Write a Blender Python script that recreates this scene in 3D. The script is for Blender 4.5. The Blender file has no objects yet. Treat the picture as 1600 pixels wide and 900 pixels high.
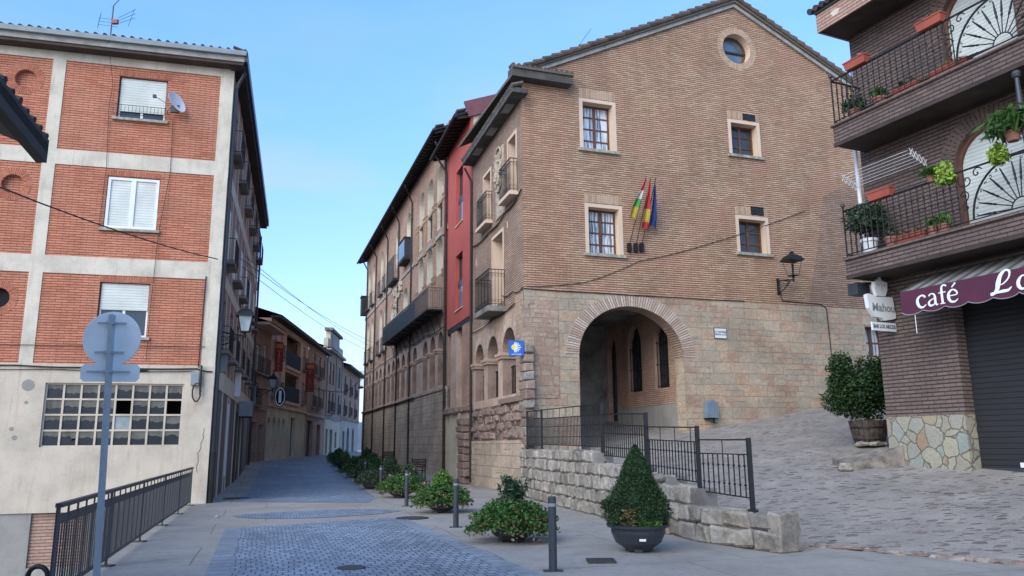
import bpy, bmesh, math, random
import numpy as np
from mathutils import Vector, Matrix
from mathutils.geometry import tessellate_polygon
random.seed(7); rng = np.random.default_rng(7)
R = math.radians
scene = bpy.context.scene
C = scene.collection

# ------------------------------------------------------------------ camera, sky, sun, exposure
cam = bpy.data.cameras.new('camera'); co = bpy.data.objects.new('camera', cam); C.objects.link(co)
p_, r_ = R(11.285), R(-0.439)
fwd = Vector((0, math.cos(p_), math.sin(p_))); up0 = Vector((0, -math.sin(p_), math.cos(p_))); rt0 = Vector((1, 0, 0))
rt = rt0*math.cos(r_) + up0*math.sin(r_); up = -rt0*math.sin(r_) + up0*math.cos(r_)
co.matrix_world = Matrix(((rt.x, up.x, -fwd.x, 0), (rt.y, up.y, -fwd.y, 0), (rt.z, up.z, -fwd.z, 1.67), (0, 0, 0, 1)))
cam.sensor_width = 36; cam.lens = 27.48; cam.clip_start = 0.1; cam.clip_end = 3000
scene.camera = co

SUN_EL, SUN_ROT = 32.0, 212.0
w = bpy.data.worlds.new('World'); scene.world = w; w.use_nodes = True
nt = w.node_tree; nt.nodes.clear()
out = nt.nodes.new('ShaderNodeOutputWorld'); bg = nt.nodes.new('ShaderNodeBackground'); bg.inputs[1].default_value = 0.15
sky = nt.nodes.new('ShaderNodeTexSky'); sky.sky_type = 'NISHITA'; sky.sun_disc = False
sky.sun_elevation = R(SUN_EL); sky.sun_rotation = R(SUN_ROT); sky.air_density = 1.0; sky.dust_density = 0.6; sky.ozone_density = 1.3
tc = nt.nodes.new('ShaderNodeTexCoord'); mp = nt.nodes.new('ShaderNodeMapping'); mp.inputs['Scale'].default_value = (1, 1, 3.2); mp.inputs['Location'].default_value = (3.15, 1.72, .4)
nz = nt.nodes.new('ShaderNodeTexNoise'); nz.inputs['Scale'].default_value = 2.6; nz.inputs['Detail'].default_value = 6; nz.inputs['Roughness'].default_value = .55
nt.links.new(tc.outputs['Generated'], mp.inputs[0]); nt.links.new(mp.outputs[0], nz.inputs[0])
rp = nt.nodes.new('ShaderNodeValToRGB'); rp.color_ramp.elements[0].position = .45; rp.color_ramp.elements[1].position = .62
nt.links.new(nz.outputs[0], rp.inputs[0])
sep = nt.nodes.new('ShaderNodeSeparateXYZ'); nt.links.new(tc.outputs['Generated'], sep.inputs[0])
hz = nt.nodes.new('ShaderNodeMapRange'); hz.inputs[1].default_value = .02; hz.inputs[2].default_value = .45; hz.inputs[3].default_value = .95; hz.inputs[4].default_value = 0.1
nt.links.new(sep.outputs[2], hz.inputs[0])
mu = nt.nodes.new('ShaderNodeMath'); mu.operation = 'MULTIPLY'; nt.links.new(rp.outputs[0], mu.inputs[0]); nt.links.new(hz.outputs[0], mu.inputs[1])
tint = nt.nodes.new('ShaderNodeMix'); tint.data_type = 'RGBA'; tint.blend_type = 'MULTIPLY'; tint.inputs[0].default_value = 1
tint.inputs[7].default_value = (1.0, 1.12, 1.16, 1); nt.links.new(sky.outputs[0], tint.inputs[6])
hr = nt.nodes.new('ShaderNodeValToRGB'); hr.color_ramp.elements[0].position = 0; hr.color_ramp.elements[0].color = (.56, .57, .78, 1); hr.color_ramp.elements[1].position = .5; hr.color_ramp.elements[1].color = (.70, .99, 1.24, 1); e_ = hr.color_ramp.elements.new(.2); e_.color = (.63, .72, .96, 1)
nt.links.new(sep.outputs[2], hr.inputs[0]); nt.links.new(hr.outputs[0], tint.inputs[7])
mxc = nt.nodes.new('ShaderNodeMix'); mxc.data_type = 'RGBA'; mxc.inputs[7].default_value = (2.1, 2.25, 2.6, 1)
nt.links.new(mu.outputs[0], mxc.inputs[0]); nt.links.new(tint.outputs[2], mxc.inputs[6])
nt.links.new(mxc.outputs[2], bg.inputs[0]); nt.links.new(bg.outputs[0], out.inputs[0])

sl = bpy.data.lights.new('sun', 'SUN'); sl.energy = 1.35; sl.angle = R(55); sl.color = (1.0, 0.87, 0.70)
so = bpy.data.objects.new('sun', sl); C.objects.link(so)
az_, el_ = R(SUN_ROT), R(SUN_EL)
sd = Vector((math.sin(az_)*math.cos(el_), math.cos(az_)*math.cos(el_), math.sin(el_)))
so.rotation_euler = sd.to_track_quat('Z', 'Y').to_euler(); so.location = sd*60
vs = scene.view_settings; vs.view_transform = 'Standard'; vs.look = 'None'; vs.exposure = 1.18; vs.gamma = 1; vs.use_curve_mapping = False
scene.render.engine = 'CYCLES'

# ------------------------------------------------------------------ materials
def newmat(name):
    m = bpy.data.materials.new(name); m.use_nodes = True
    n = m.node_tree.nodes; b = n['Principled BSDF']
    return m, m.node_tree, n, b
def nd(t, typ, **kw):
    n = t.nodes.new(typ)
    for k, v in kw.items():
        if k.startswith('i_'):
            key = k[2:]; key = int(key) if key.isdigit() else key
            n.inputs[key].default_value = v
        else: setattr(n, k, v)
    return n
def L(t, a, b): t.links.new(a, b)
def rgba(c): return (c[0], c[1], c[2], 1)
def mixc(t, fac, a, b, mode='MIX'):
    n = t.nodes.new('ShaderNodeMix'); n.data_type = 'RGBA'; n.blend_type = mode
    for k, v in ((0, fac), (6, a), (7, b)):
        if hasattr(v, 'links'): L(t, v, n.inputs[k])
        else: n.inputs[k].default_value = v if k == 0 else rgba(v)
    return n.outputs[2]
def ramp(t, src, stops):
    n = t.nodes.new('ShaderNodeValToRGB'); e = n.color_ramp.elements
    while len(e) < len(stops): e.new(.5)
    for i, (p, c) in enumerate(stops):
        e[i].position = p; e[i].color = rgba(c) if hasattr(c, '__len__') else (c, c, c, 1)
    L(t, src, n.inputs[0]); return n.outputs[0]
def noise(t, co, scale, detail=4, rough=.6):
    n = nd(t, 'ShaderNodeTexNoise'); n.inputs['Scale'].default_value = scale; n.inputs['Detail'].default_value = detail; n.inputs['Roughness'].default_value = rough
    L(t, co, n.inputs['Vector']); return n
def bump(t, b, h, strength=.5, dist=.01):
    n = nd(t, 'ShaderNodeBump'); n.inputs['Strength'].default_value = strength; n.inputs['Distance'].default_value = dist
    L(t, h, n.inputs['Height']); L(t, n.outputs[0], b.inputs['Normal']); return n
def coords(t): return t.nodes.new('ShaderNodeTexCoord')
def distort(t, vec, amt, scale):
    n = noise(t, vec, scale, 2)
    s = nd(t, 'ShaderNodeVectorMath', operation='SUBTRACT'); L(t, n.outputs['Color'], s.inputs[0]); s.inputs[1].default_value = (.5, .5, .5)
    m = nd(t, 'ShaderNodeVectorMath', operation='SCALE'); L(t, s.outputs[0], m.inputs[0]); m.inputs['Scale'].default_value = amt
    a = nd(t, 'ShaderNodeVectorMath', operation='ADD'); L(t, vec, a.inputs[0]); L(t, m.outputs[0], a.inputs[1]); return a.outputs[0]

def plain(name, col, rough=.7, metal=0, var=.12, vscale=3, spec=None, bmp=0):
    m, t, n, b = newmat(name); c = coords(t)
    ns = noise(t, c.outputs['Object'], vscale, 5)
    d = tuple(x*(1-var*1.6) for x in col); l = tuple(min(1, x*(1+var)) for x in col)
    L(t, ramp(t, ns.outputs[0], [(.3, d), (.7, l)]), b.inputs['Base Color'])
    b.inputs['Roughness'].default_value = rough; b.inputs['Metallic'].default_value = metal
    if spec is not None: b.inputs['Specular IOR Level'].default_value = spec
    if bmp:
        n2 = noise(t, c.outputs['Object'], 60, 3); bump(t, b, n2.outputs[0], bmp, .01)
    return m
def brick(name, c1, c2, mortar, bw=.27, bh=.078, ms=.013, third=None, stain=(.75, 1.12), bmp=.8, dis=.02, smooth=.15, stainscale=.5, offset=.5, hl=.10, joint=.35):
    m, t, n, b = newmat(name); c = coords(t)
    v = distort(t, c.outputs['UV'], dis, 2.5)
    bt = nd(t, 'ShaderNodeTexBrick'); bt.offset = offset
    for k, x in (('Scale', 1), ('Brick Width', bw), ('Row Height', bh), ('Mortar Size', ms), ('Mortar Smooth', smooth), ('Bias', 0)): bt.inputs[k].default_value = x
    bt.inputs['Color1'].default_value = rgba(c1); bt.inputs['Color2'].default_value = rgba(c2); bt.inputs['Mortar'].default_value = rgba(mortar)
    L(t, v, bt.inputs['Vector'])
    col = mixc(t, joint, bt.outputs['Color'], mixc(t, bt.outputs['Fac'], bt.outputs['Color'], c1))
    if third:
        n3 = noise(t, c.outputs['UV'], .55, 4); f = ramp(t, n3.outputs[0], [(.45, 0), (.65, 1)])
        inv = nd(t, 'ShaderNodeMath', operation='SUBTRACT'); inv.inputs[0].default_value = 1; L(t, bt.outputs['Fac'], inv.inputs[1])
        mm = nd(t, 'ShaderNodeMath', operation='MULTIPLY'); L(t, f, mm.inputs[0]); L(t, inv.outputs[0], mm.inputs[1])
        m2 = nd(t, 'ShaderNodeMath', operation='MULTIPLY'); L(t, mm.outputs[0], m2.inputs[0]); m2.inputs[1].default_value = .8
        col = mixc(t, m2.outputs[0], col, third)
    ns = noise(t, c.outputs['UV'], stainscale, 6, .65)
    st = ramp(t, ns.outputs[0], [(.3, stain[0]), (.7, stain[1])])
    col = mixc(t, 1.0, col, st, 'MULTIPLY')
    mps = nd(t, 'ShaderNodeMapping'); mps.inputs['Scale'].default_value = (2.2, .22, 1); L(t, c.outputs['UV'], mps.inputs[0])
    nst = noise(t, mps.outputs[0], 1.0, 6, .7); col = mixc(t, 1.0, col, ramp(t, nst.outputs[0], [(.34, .90), (.5, 1.0), (.7, 1.05)]), 'MULTIPLY')
    sx_ = nd(t, 'ShaderNodeSeparateXYZ'); L(t, v, sx_.inputs[0]); hm = nd(t, 'ShaderNodeMath', operation='MULTIPLY'); L(t, sx_.outputs[1], hm.inputs[0]); hm.inputs[1].default_value = 1/bh
    hf = nd(t, 'ShaderNodeMath', operation='FRACT'); L(t, hm.outputs[0], hf.inputs[0])
    line = ramp(t, hf.outputs[0], [(0, 1), (hl, 1), (hl*2.2, 0), (1-hl*1.6, 0), (1, 1)]); col = mixc(t, line, col, mortar)
    nf = noise(t, c.outputs['UV'], 14, 4, .7)
    col = mixc(t, 1.0, col, ramp(t, nf.outputs[0], [(.3, .82), (.75, 1.15)]), 'MULTIPLY')
    L(t, col, b.inputs['Base Color']); b.inputs['Roughness'].default_value = .9; b.inputs['Specular IOR Level'].default_value = .2
    ad = nd(t, 'ShaderNodeMath', operation='MULTIPLY_ADD'); L(t, nf.outputs[0], ad.inputs[0]); ad.inputs[1].default_value = .25
    iv = nd(t, 'ShaderNodeMath', operation='SUBTRACT'); iv.inputs[0].default_value = 1; L(t, bt.outputs['Fac'], iv.inputs[1]); il = nd(t, 'ShaderNodeMath', operation='SUBTRACT'); il.inputs[0].default_value = 1; L(t, line, il.inputs[1])
    L(t, il.outputs[0], ad.inputs[2])
    bump(t, b, ad.outputs[0], bmp, .02)
    return m
def ashlar(name, cols, mortar, bw=.62, bh=.36, ms=.012, dis=.05, bmp=.7, cell=1.5, dirt=.74):
    m, t, n, b = newmat(name); c = coords(t)
    v = distort(t, c.outputs['UV'], dis, 1.2); v = distort(t, v, dis*.4, 7)
    def bt_(w_, h_, off, sq):
        bt = nd(t, 'ShaderNodeTexBrick'); bt.offset = off; bt.squash = sq; bt.squash_frequency = 3
        for k, x in (('Scale', 1), ('Brick Width', w_), ('Row Height', h_), ('Mortar Size', ms), ('Mortar Smooth', .3)): bt.inputs[k].default_value = x
        bt.inputs['Color1'].default_value = (0, 0, 0, 1); bt.inputs['Color2'].default_value = (1, 1, 1, 1); bt.inputs['Mortar'].default_value = (.5, .5, .5, 1)
        L(t, v, bt.inputs['Vector']); return bt
    bt = bt_(bw, bh, .43, .72); bt2 = bt_(bw*.6, bh*.5, .37, 1.3)
    sel = ramp(t, noise(t, c.outputs['UV'], .5, 2).outputs[0], [(.535, 0), (.54, 1)])
    bcol = mixc(t, sel, bt.outputs['Color'], bt2.outputs['Color']); fm_ = nd(t, 'ShaderNodeMix'); L(t, sel, fm_.inputs[0]); L(t, bt.outputs['Fac'], fm_.inputs[2]); L(t, bt2.outputs['Fac'], fm_.inputs[3]); bfac = fm_.outputs[0]
    mpn = nd(t, 'ShaderNodeMapping'); mpn.inputs['Scale'].default_value = (cell/1.6, cell, cell); L(t, v, mpn.inputs[0])
    vo = nd(t, 'ShaderNodeTexNoise'); vo.inputs['Scale'].default_value = 1.3; vo.inputs['Detail'].default_value = 3; L(t, mpn.outputs[0], vo.inputs['Vector'])
    # block tone + patch hue
    s = nd(t, 'ShaderNodeMath', operation='MULTIPLY_ADD'); L(t, bcol, s.inputs[0]); s.inputs[1].default_value = .42
    s2 = nd(t, 'ShaderNodeMath', operation='MULTIPLY_ADD'); L(t, vo.outputs[0], s2.inputs[0]); s2.inputs[1].default_value = 1.1; s2.inputs[2].default_value = -.26
    L(t, s2.outputs[0], s.inputs[2])
    k = len(cols); col = ramp(t, s.outputs[0], [(.12+.76*i/(k-1), cc) for i, cc in enumerate(cols)])
    col = mixc(t, bfac, col, mortar)
    nf = noise(t, c.outputs['UV'], 9, 6, .75); col = mixc(t, 1.0, col, ramp(t, nf.outputs[0], [(.3, .7), (.72, 1.2)]), 'MULTIPLY')
    nb = noise(t, c.outputs['UV'], .45, 5, .6); col = mixc(t, 1.0, col, ramp(t, nb.outputs[0], [(.3, dirt), (.62, 1.1)]), 'MULTIPLY')
    L(t, col, b.inputs['Base Color']); b.inputs['Roughness'].default_value = .92; b.inputs['Specular IOR Level'].default_value = .2
    iv = nd(t, 'ShaderNodeMath', operation='SUBTRACT'); iv.inputs[0].default_value = 1; L(t, bfac, iv.inputs[1])
    ad = nd(t, 'ShaderNodeMath', operation='MULTIPLY_ADD'); L(t, nf.outputs[0], ad.inputs[0]); ad.inputs[1].default_value = .9; L(t, iv.outputs[0], ad.inputs[2])
    bump(t, b, ad.outputs[0], bmp, .03)
    return m
def cells(name, cols, mortar, scale=3.5, thr=.06, dis=.12, bmp=1.0, asp=1.0, dirt=.7, rough=.9, coord='UV', keep=1.0, dist=.03):
    """irregular stones between mortar"""
    m, t, n, b = newmat(name); c = coords(t); src = c.outputs[coord]
    mpn = nd(t, 'ShaderNodeMapping'); mpn.inputs['Scale'].default_value = (1/asp, 1, 1); L(t, src, mpn.inputs[0])
    v = distort(t, mpn.outputs[0], dis, 3.5)
    ve = nd(t, 'ShaderNodeTexVoronoi', feature='DISTANCE_TO_EDGE'); ve.inputs['Scale'].default_value = scale; L(t, v, ve.inputs['Vector'])
    vc = nd(t, 'ShaderNodeTexVoronoi', feature='F1'); vc.inputs['Scale'].default_value = scale; L(t, v, vc.inputs['Vector'])
    mask = ramp(t, ve.outputs['Distance'], [(thr*.5, 0), (thr*1.6, 1)])
    sp = nd(t, 'ShaderNodeSeparateColor'); L(t, vc.outputs['Color'], sp.inputs[0])
    if keep < 1:
        kk = nd(t, 'ShaderNodeMath', operation='LESS_THAN'); L(t, sp.outputs[1], kk.inputs[0]); kk.inputs[1].default_value = keep
        mk = nd(t, 'ShaderNodeMath', operation='MULTIPLY'); L(t, mask, mk.inputs[0]); L(t, kk.outputs[0], mk.inputs[1]); mask = mk.outputs[0]
    k = len(cols); col = ramp(t, sp.outputs[0], [(i/(k-1), cc) for i, cc in enumerate(cols)])
    nm = noise(t, src, 1.1, 5, .7); mo = mixc(t, 1.0, mortar, ramp(t, nm.outputs[0], [(.3, .75), (.7, 1.2)]), 'MULTIPLY')
    col = mixc(t, mask, mo, col)
    nf = noise(t, src, 16, 5, .75); col = mixc(t, 1.0, col, ramp(t, nf.outputs[0], [(.3, .75), (.72, 1.2)]), 'MULTIPLY')
    nb = noise(t, src, .4, 5, .6); col = mixc(t, 1.0, col, ramp(t, nb.outputs[0], [(.3, dirt), (.62, 1.08)]), 'MULTIPLY')
    L(t, col, b.inputs['Base Color']); b.inputs['Roughness'].default_value = rough; b.inputs['Specular IOR Level'].default_value = .3
    ad = nd(t, 'ShaderNodeMath', operation='MULTIPLY_ADD'); L(t, nf.outputs[0], ad.inputs[0]); ad.inputs[1].default_value = .3; L(t, mask, ad.inputs[2])
    bump(t, b, ad.outputs[0], bmp, dist)
    return m
def plaster(name, col, stain=None, rough=.9, sc=.7, lo=.72, hi=1.1, drip=True):
    m, t, n, b = newmat(name); c = coords(t)
    ns = noise(t, c.outputs['UV'], sc, 7, .65)
    cl = ramp(t, ns.outputs[0], [(.3, tuple(x*lo for x in col)), (.55, col), (.8, tuple(min(1, x*hi) for x in col))])
    if stain:
        mpn = nd(t, 'ShaderNodeMapping'); mpn.inputs['Scale'].default_value = (3.0, .35, 1); L(t, c.outputs['UV'], mpn.inputs[0])
        n2 = noise(t, mpn.outputs[0], 1.6, 6, .7); cl = mixc(t, ramp(t, n2.outputs[0], [(.52, 0), (.78, .75)]), cl, stain)
    nf = noise(t, c.outputs['UV'], 25, 4, .7); cl = mixc(t, 1.0, cl, ramp(t, nf.outputs[0], [(.3, .9), (.7, 1.06)]), 'MULTIPLY')
    L(t, cl, b.inputs['Base Color']); b.inputs['Roughness'].default_value = rough; b.inputs['Specular IOR Level'].default_value = .25
    bump(t, b, nf.outputs[0], .25, .01); return m
def island(name, cols, rough=.85, bmp=.5, bs=12, spec=.3, moss=None):
    m, t, n, b = newmat(name); g = nd(t, 'ShaderNodeNewGeometry'); k = len(cols)
    c = coords(t); nf = noise(t, c.outputs['Object'], bs, 6, .72)
    col = ramp(t, g.outputs['Random Per Island'], [(i/(k-1), cc) for i, cc in enumerate(cols)])
    if bmp:
        col = mixc(t, 1.0, col, ramp(t, nf.outputs[0], [(.3, .62), (.72, 1.25)]), 'MULTIPLY'); bump(t, b, nf.outputs[0], bmp, .03)
    if moss:
        n2 = noise(t, c.outputs['Object'], 1.7, 7, .75); col = mixc(t, ramp(t, n2.outputs[0], [(.44, 0), (.64, .85)]), col, moss)
        n3 = noise(t, c.outputs['Object'], 22, 3, .7); col = mixc(t, ramp(t, n3.outputs[0], [(.64, 0), (.70, .7)]), col, (.10, .08, .06))
    L(t, col, b.inputs['Base Color']); b.inputs['Roughness'].default_value = rough; b.inputs['Specular IOR Level'].default_value = spec
    return m
def glass(name, col=(.03, .04, .05), rough=.06, spec=.7, curtain=None):
    m, t, n, b = newmat(name); c = coords(t)
    if curtain:
        mpn = nd(t, 'ShaderNodeMapping'); mpn.inputs['Scale'].default_value = (14, .7, 1); L(t, c.outputs['UV'], mpn.inputs[0])
        ns = noise(t, mpn.outputs[0], 1, 2); L(t, ramp(t, ns.outputs[0], [(.4, col), (.55, curtain)]), b.inputs['Base Color'])
    else:
        ns = noise(t, c.outputs['UV'], 1.5, 3); L(t, ramp(t, ns.outputs[0], [(.3, tuple(x*.6 for x in col)), (.7, tuple(x*1.3 for x in col))]), b.inputs['Base Color'])
    b.inputs['Roughness'].default_value = rough; b.inputs['Specular IOR Level'].default_value = spec
    return m
def slats(name, col, period=.05, dark=.55, rough=.5, vert=False, metal=0):
    m, t, n, b = newmat(name); c = coords(t); s = nd(t, 'ShaderNodeSeparateXYZ'); L(t, c.outputs['UV'], s.inputs[0])
    x = nd(t, 'ShaderNodeMath', operation='MULTIPLY'); L(t, s.outputs[0 if vert else 1], x.inputs[0]); x.inputs[1].default_value = 1/period
    f = nd(t, 'ShaderNodeMath', operation='FRACT'); L(t, x.outputs[0], f.inputs[0])
    r = ramp(t, f.outputs[0], [(0, dark), (.12, 1), (.8, 1), (1, dark)])
    ns = noise(t, c.outputs['UV'], 1.3, 5); cc = mixc(t, 1.0, tuple(col), ramp(t, ns.outputs[0], [(.3, .82), (.7, 1.08)]), 'MULTIPLY')
    L(t, mixc(t, 1.0, cc, r, 'MULTIPLY'), b.inputs['Base Color']); b.inputs['Roughness'].default_value = rough; b.inputs['Metallic'].default_value = metal
    bump(t, b, r, .8, .01); return m

M = {}
M['brick_tan'] = brick('tan_brick', (.575, .405, .275), (.42, .25, .155), (.125, .08, .05), bw=.30, bh=.084, ms=.014, third=(.52, .285, .195), stain=(.80, 1.12), dis=.03, hl=.12, joint=.5)
M['brick_side'] = brick('brown_brick', (.50, .36, .265), (.38, .25, .18), (.14, .10, .08), bw=.30, bh=.084, ms=.014, hl=.12, third=(.33, .23, .17), stain=(.75, 1.12), dis=.03)
M['brick_red'] = brick('orange_red_brick', (.60, .245, .145), (.47, .175, .105), (.15, .065, .05), bw=.34, bh=.078, ms=.008, hl=.07, joint=.2, third=(.56, .26, .17), stain=(.82, 1.1), dis=.015)
M['brick_dark'] = brick('dark_brown_brick', (.17, .125, .11), (.12, .088, .08), (.045, .037, .035), bw=.29, bh=.088, ms=.014, third=(.19, .14, .12), stain=(.8, 1.15), dis=.01)
M['brick_pier'] = brick('brown_pier_brick', (.20, .145, .125), (.15, .11, .095), (.05, .045, .04), bw=.29, bh=.088, ms=.014, stain=(.8, 1.15), dis=.01)
M['brick_pink'] = brick('pink_brick', (.60, .39, .29), (.48, .285, .20), (.26, .18, .135), bw=.28, bh=.08, ms=.013, third=(.47, .31, .24), stain=(.6, 1.15), dis=.04)
M['brick_far'] = brick('far_brown_brick', (.50, .32, .245), (.42, .26, .195), (.22, .16, .13), bw=.28, bh=.09, ms=.014, stain=(.75, 1.1))
M['ashlar'] = ashlar('sandstone_ashlar', [(.35, .29, .215), (.42, .35, .26), (.39, .33, .25), (.46, .375, .27), (.47, .34, .235), (.38, .26, .19), (.45, .385, .29)], (.29, .245, .195), bw=.78, bh=.42, ms=.009, dis=.09, cell=1.1)
M['ashlar_rough'] = ashlar('weathered_sandstone', [(.40, .33, .25), (.45, .35, .26), (.37, .25, .19), (.44, .32, .22), (.42, .36, .28)], (.34, .27, .20), bw=.52, bh=.33, ms=.02, dis=.14, bmp=.8)
M['ashlar_grey'] = ashlar('grey_sandstone', [(.40, .32, .245), (.48, .39, .30), (.52, .42, .32), (.43, .36, .28), (.48, .35, .26)], (.24, .185, .14), bw=.6, bh=.42, ms=.012, dis=.04, dirt=.6)
M['rubble'] = cells('red_rubble', [(.20, .14, .12), (.30, .21, .175), (.26, .22, .19), (.35, .27, .22)], (.16, .12, .10), scale=3.0, asp=1.7, thr=.07, dis=.15, bmp=1.0, dist=.06)
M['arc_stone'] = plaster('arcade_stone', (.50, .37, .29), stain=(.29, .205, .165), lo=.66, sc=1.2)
M['arc_stone_shaded'] = plaster('arcade_stone_shaded', (.30, .215, .175), stain=(.15, .11, .09), lo=.6, sc=1.5)  # same arcade stone, darkened to paint shade into the arch reveals
M['plaster_pink'] = plaster('worn_pink_render', (.42, .28, .22), stain=(.26, .17, .13), lo=.6, sc=1.4)
M['cream'] = plaster('cream_render', (.60, .52, .40), stain=(.36, .27, .20), lo=.82)
M['cream_band'] = plaster('cream_band_render', (.62, .57, .46), stain=(.38, .30, .23), lo=.74, sc=1.2)
M['cream_wall'] = plaster('stained_cream_render', (.55, .485, .385), stain=(.40, .26, .17), lo=.74, sc=.8)
M['cream_reveal'] = plaster('peach_render', (.66, .51, .38), lo=.9)
M['grey_plaster'] = plaster('grey_render', (.30, .29, .26), stain=(.2, .18, .16))
M['red_render'] = plaster('brick_red_render', (.46, .105, .085), lo=.85, sc=.8)
M['maroon'] = plain('maroon_coping', (.17, .06, .07), .7)
M['cream_low'] = plaster('cream_party_wall', (.62, .55, .40), lo=.85)
M['pale_low'] = plaster('pale_yellow_render', (.56, .49, .36), stain=(.4, .34, .25))
M['white_render'] = plaster('white_render', (.38, .36, .33), lo=.85)
M['orange_render'] = brick('salmon_brick', (.66, .44, .32), (.58, .38, .28), (.48, .33, .26), bw=.28, bh=.09, ms=.01, stain=(.8, 1.1), bmp=.3)
M['concrete'] = plain('concrete', (.33, .32, .29), .9, var=.25, vscale=2)
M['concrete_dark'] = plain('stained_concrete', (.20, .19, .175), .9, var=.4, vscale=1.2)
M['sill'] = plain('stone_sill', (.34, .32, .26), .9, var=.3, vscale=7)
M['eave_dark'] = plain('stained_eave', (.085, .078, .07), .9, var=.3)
M['voussoir_tan'] = island('tan_voussoir_brick', [(.48, .34, .23), (.54, .40, .28), (.40, .27, .18)], .9, .4, 20)
M['brick_newer'] = brick('newer_red_tan_brick', (.56, .36, .235), (.43, .235, .145), (.13, .08, .055), bw=.30, bh=.084, ms=.014, stain=(.82, 1.12), dis=.03, hl=.11, joint=.5)
M['brick_old'] = brick('older_brown_brick', (.44, .31, .225), (.32, .20, .14), (.12, .08, .06), bw=.30, bh=.084, ms=.014, stain=(.8, 1.1), dis=.03, hl=.11, joint=.5)
M['tile'] = island('roof_tile', [(.10, .075, .06), (.16, .115, .09), (.13, .12, .10), (.08, .065, .055)], .9)
M['tile_dark'] = island('dark_roof_tile', [(.05, .045, .04), (.08, .07, .06)], .9)
M['wood_dark'] = plain('dark_stained_wood', (.022, .018, .016), .7, var=.3)
M['wood_soffit'] = plain('brown_soffit_wood', (.05, .032, .024), .75, var=.3)
M['wood_brown'] = plain('brown_window_wood', (.13, .052, .03), .55, var=.2)
M['iron'] = plain('black_iron', (.011, .012, .014), .55, var=.1, spec=.35)
M['iron_grey'] = plain('dark_grey_painted_steel', (.035, .042, .05), .45, var=.12, spec=.5)
M['galv'] = plain('galvanised_steel', (.38, .44, .48), .45, .2, var=.08, vscale=8)
M['sign_back'] = plain('grey_sign_back', (.74, .80, .82), .45, 0, var=.06)
M['white'] = plain('white_paint', (.70, .72, .72), .45, var=.05)
M['white_shutter'] = slats('white_roller_slats', (.60, .64, .58), .085, .6)
M['shutter_dark'] = slats('dark_roller_slats', (.017, .0175, .02), .115, .25, .7)
M['shutter_brown'] = slats('brown_panel', (.15, .12, .105), 1.1, .45, .8, vert=True)
M['glass'] = glass('dark_window_glass')
M['glass_sky'] = glass('reflecting_glass', (.10, .15, .2), .03, 1.0)
M['glass_curtain'] = glass('curtained_glass', (.10, .13, .16), .15, .6, curtain=(.62, .68, .72))
M['glass_dirty'] = glass('dusty_glass', (.022, .028, .034), .30, .3)
M['pane_dust'] = plaster('window_dust', (.15, .145, .125), stain=(.05, .05, .045), lo=.6, sc=3)
M['glass_pale'] = glass('pale_glass', (.24, .30, .30), .25, .5)
M['black'] = plain('dark_void', (.006, .006, .007), .9, var=0)
M['blue_door'] = plain('blue_painted_wood', (.03, .09, .20), .6)
M['balcony_grey'] = plain('blue_grey_balcony_panel', (.04, .06, .075), .85, spec=.08)
M['stone_block'] = island('wall_block_stone', [(.33, .30, .25), (.42, .38, .32), (.27, .23, .19), (.38, .35, .31), (.23, .21, .18), (.45, .42, .36)], .92, 1.0, 9, moss=(.11, .10, .075))
M['red_block'] = island('red_block_stone', [(.27, .185, .15), (.21, .155, .13), (.34, .255, .2)], .95, .9, 7)
M['voussoir'] = island('voussoir_brick', [(.50, .40, .32), (.60, .51, .43), (.42, .31, .24), (.54, .41, .32)], .9, .5, 20)
M['mortar_dark'] = plain('dark_mortar', (.12, .09, .07), .95, var=.2)
M['voussoir_red'] = island('red_voussoir_brick', [(.42, .15, .09), (.50, .2, .12), (.38, .13, .08)], .9, .3, 20)
M['voussoir_dark'] = island('dark_voussoir_brick', [(.12, .085, .07), (.16, .115, .095), (.09, .065, .055)], .9, .3, 20)
M['coat'] = plain('carved_pale_stone', (.46, .38, .29), .95, var=.35, vscale=9, bmp=.6)
M['terracotta'] = plain('terracotta', (.33, .075, .045), .7, var=.12)
M['terra_pot'] = plain('old_terracotta', (.30, .13, .09), .8, var=.25, vscale=8)
M['pot_plastic'] = plain('dark_plastic', (.033, .038, .046), .42, var=.12, spec=.5)
M['soil'] = plain('soil', (.03, .022, .016), 1)
M['barrel'] = plain('weathered_barrel_wood', (.075, .055, .042), .85, var=.5, vscale=9)
M['leaf_dark'] = island('evergreen_leaf', [(.010, .026, .009), (.018, .046, .015), (.028, .064, .020), (.042, .08, .026)], .6, 0)
M['leaf_bright'] = island('bright_leaf', [(.045, .12, .02), (.08, .18, .03), (.12, .23, .04)], .6, 0)
M['leaf_mid'] = island('geranium_leaf', [(.022, .062, .014), (.042, .11, .022), (.07, .155, .03), (.03, .078, .018)], .6, 0)
M['leaf_grey'] = island('oleander_leaf', [(.03, .058, .028), (.046, .082, .04), (.068, .108, .056)], .6, 0)
M['leaf_tan'] = island('dried_leaf', [(.16, .12, .05), (.22, .15, .07), (.12, .08, .04)], .8, 0)
M['leaf_yellow'] = island('yellow_green_leaf', [(.20, .32, .04), (.28, .40, .06), (.14, .26, .04)], .6, 0)
M['petal'] = island('pink_petal', [(.75, .16, .24), (.85, .35, .42), (.60, .08, .12)], .6, 0)
M['stem'] = plain('woody_stem', (.05, .035, .022), .9)
M['awning'] = plain('purple_awning_canvas', (.075, .014, .038), .8, var=.12, vscale=2)
M['awn_grey'] = plain('grey_awning_stripe', (.08, .08, .072), .85)
M['awn_white'] = plain('pale_awning_stripe', (.30, .30, .28), .85)
M['letter'] = plain('white_lettering', (.72, .78, .80), .6, var=.02)
M['letter_dark'] = plain('dark_lettering', (.04, .06, .10), .6, var=.02)
M['sign_blue'] = plain('blue_sign_enamel', (.008, .10, .42), .35, var=.04)
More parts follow.
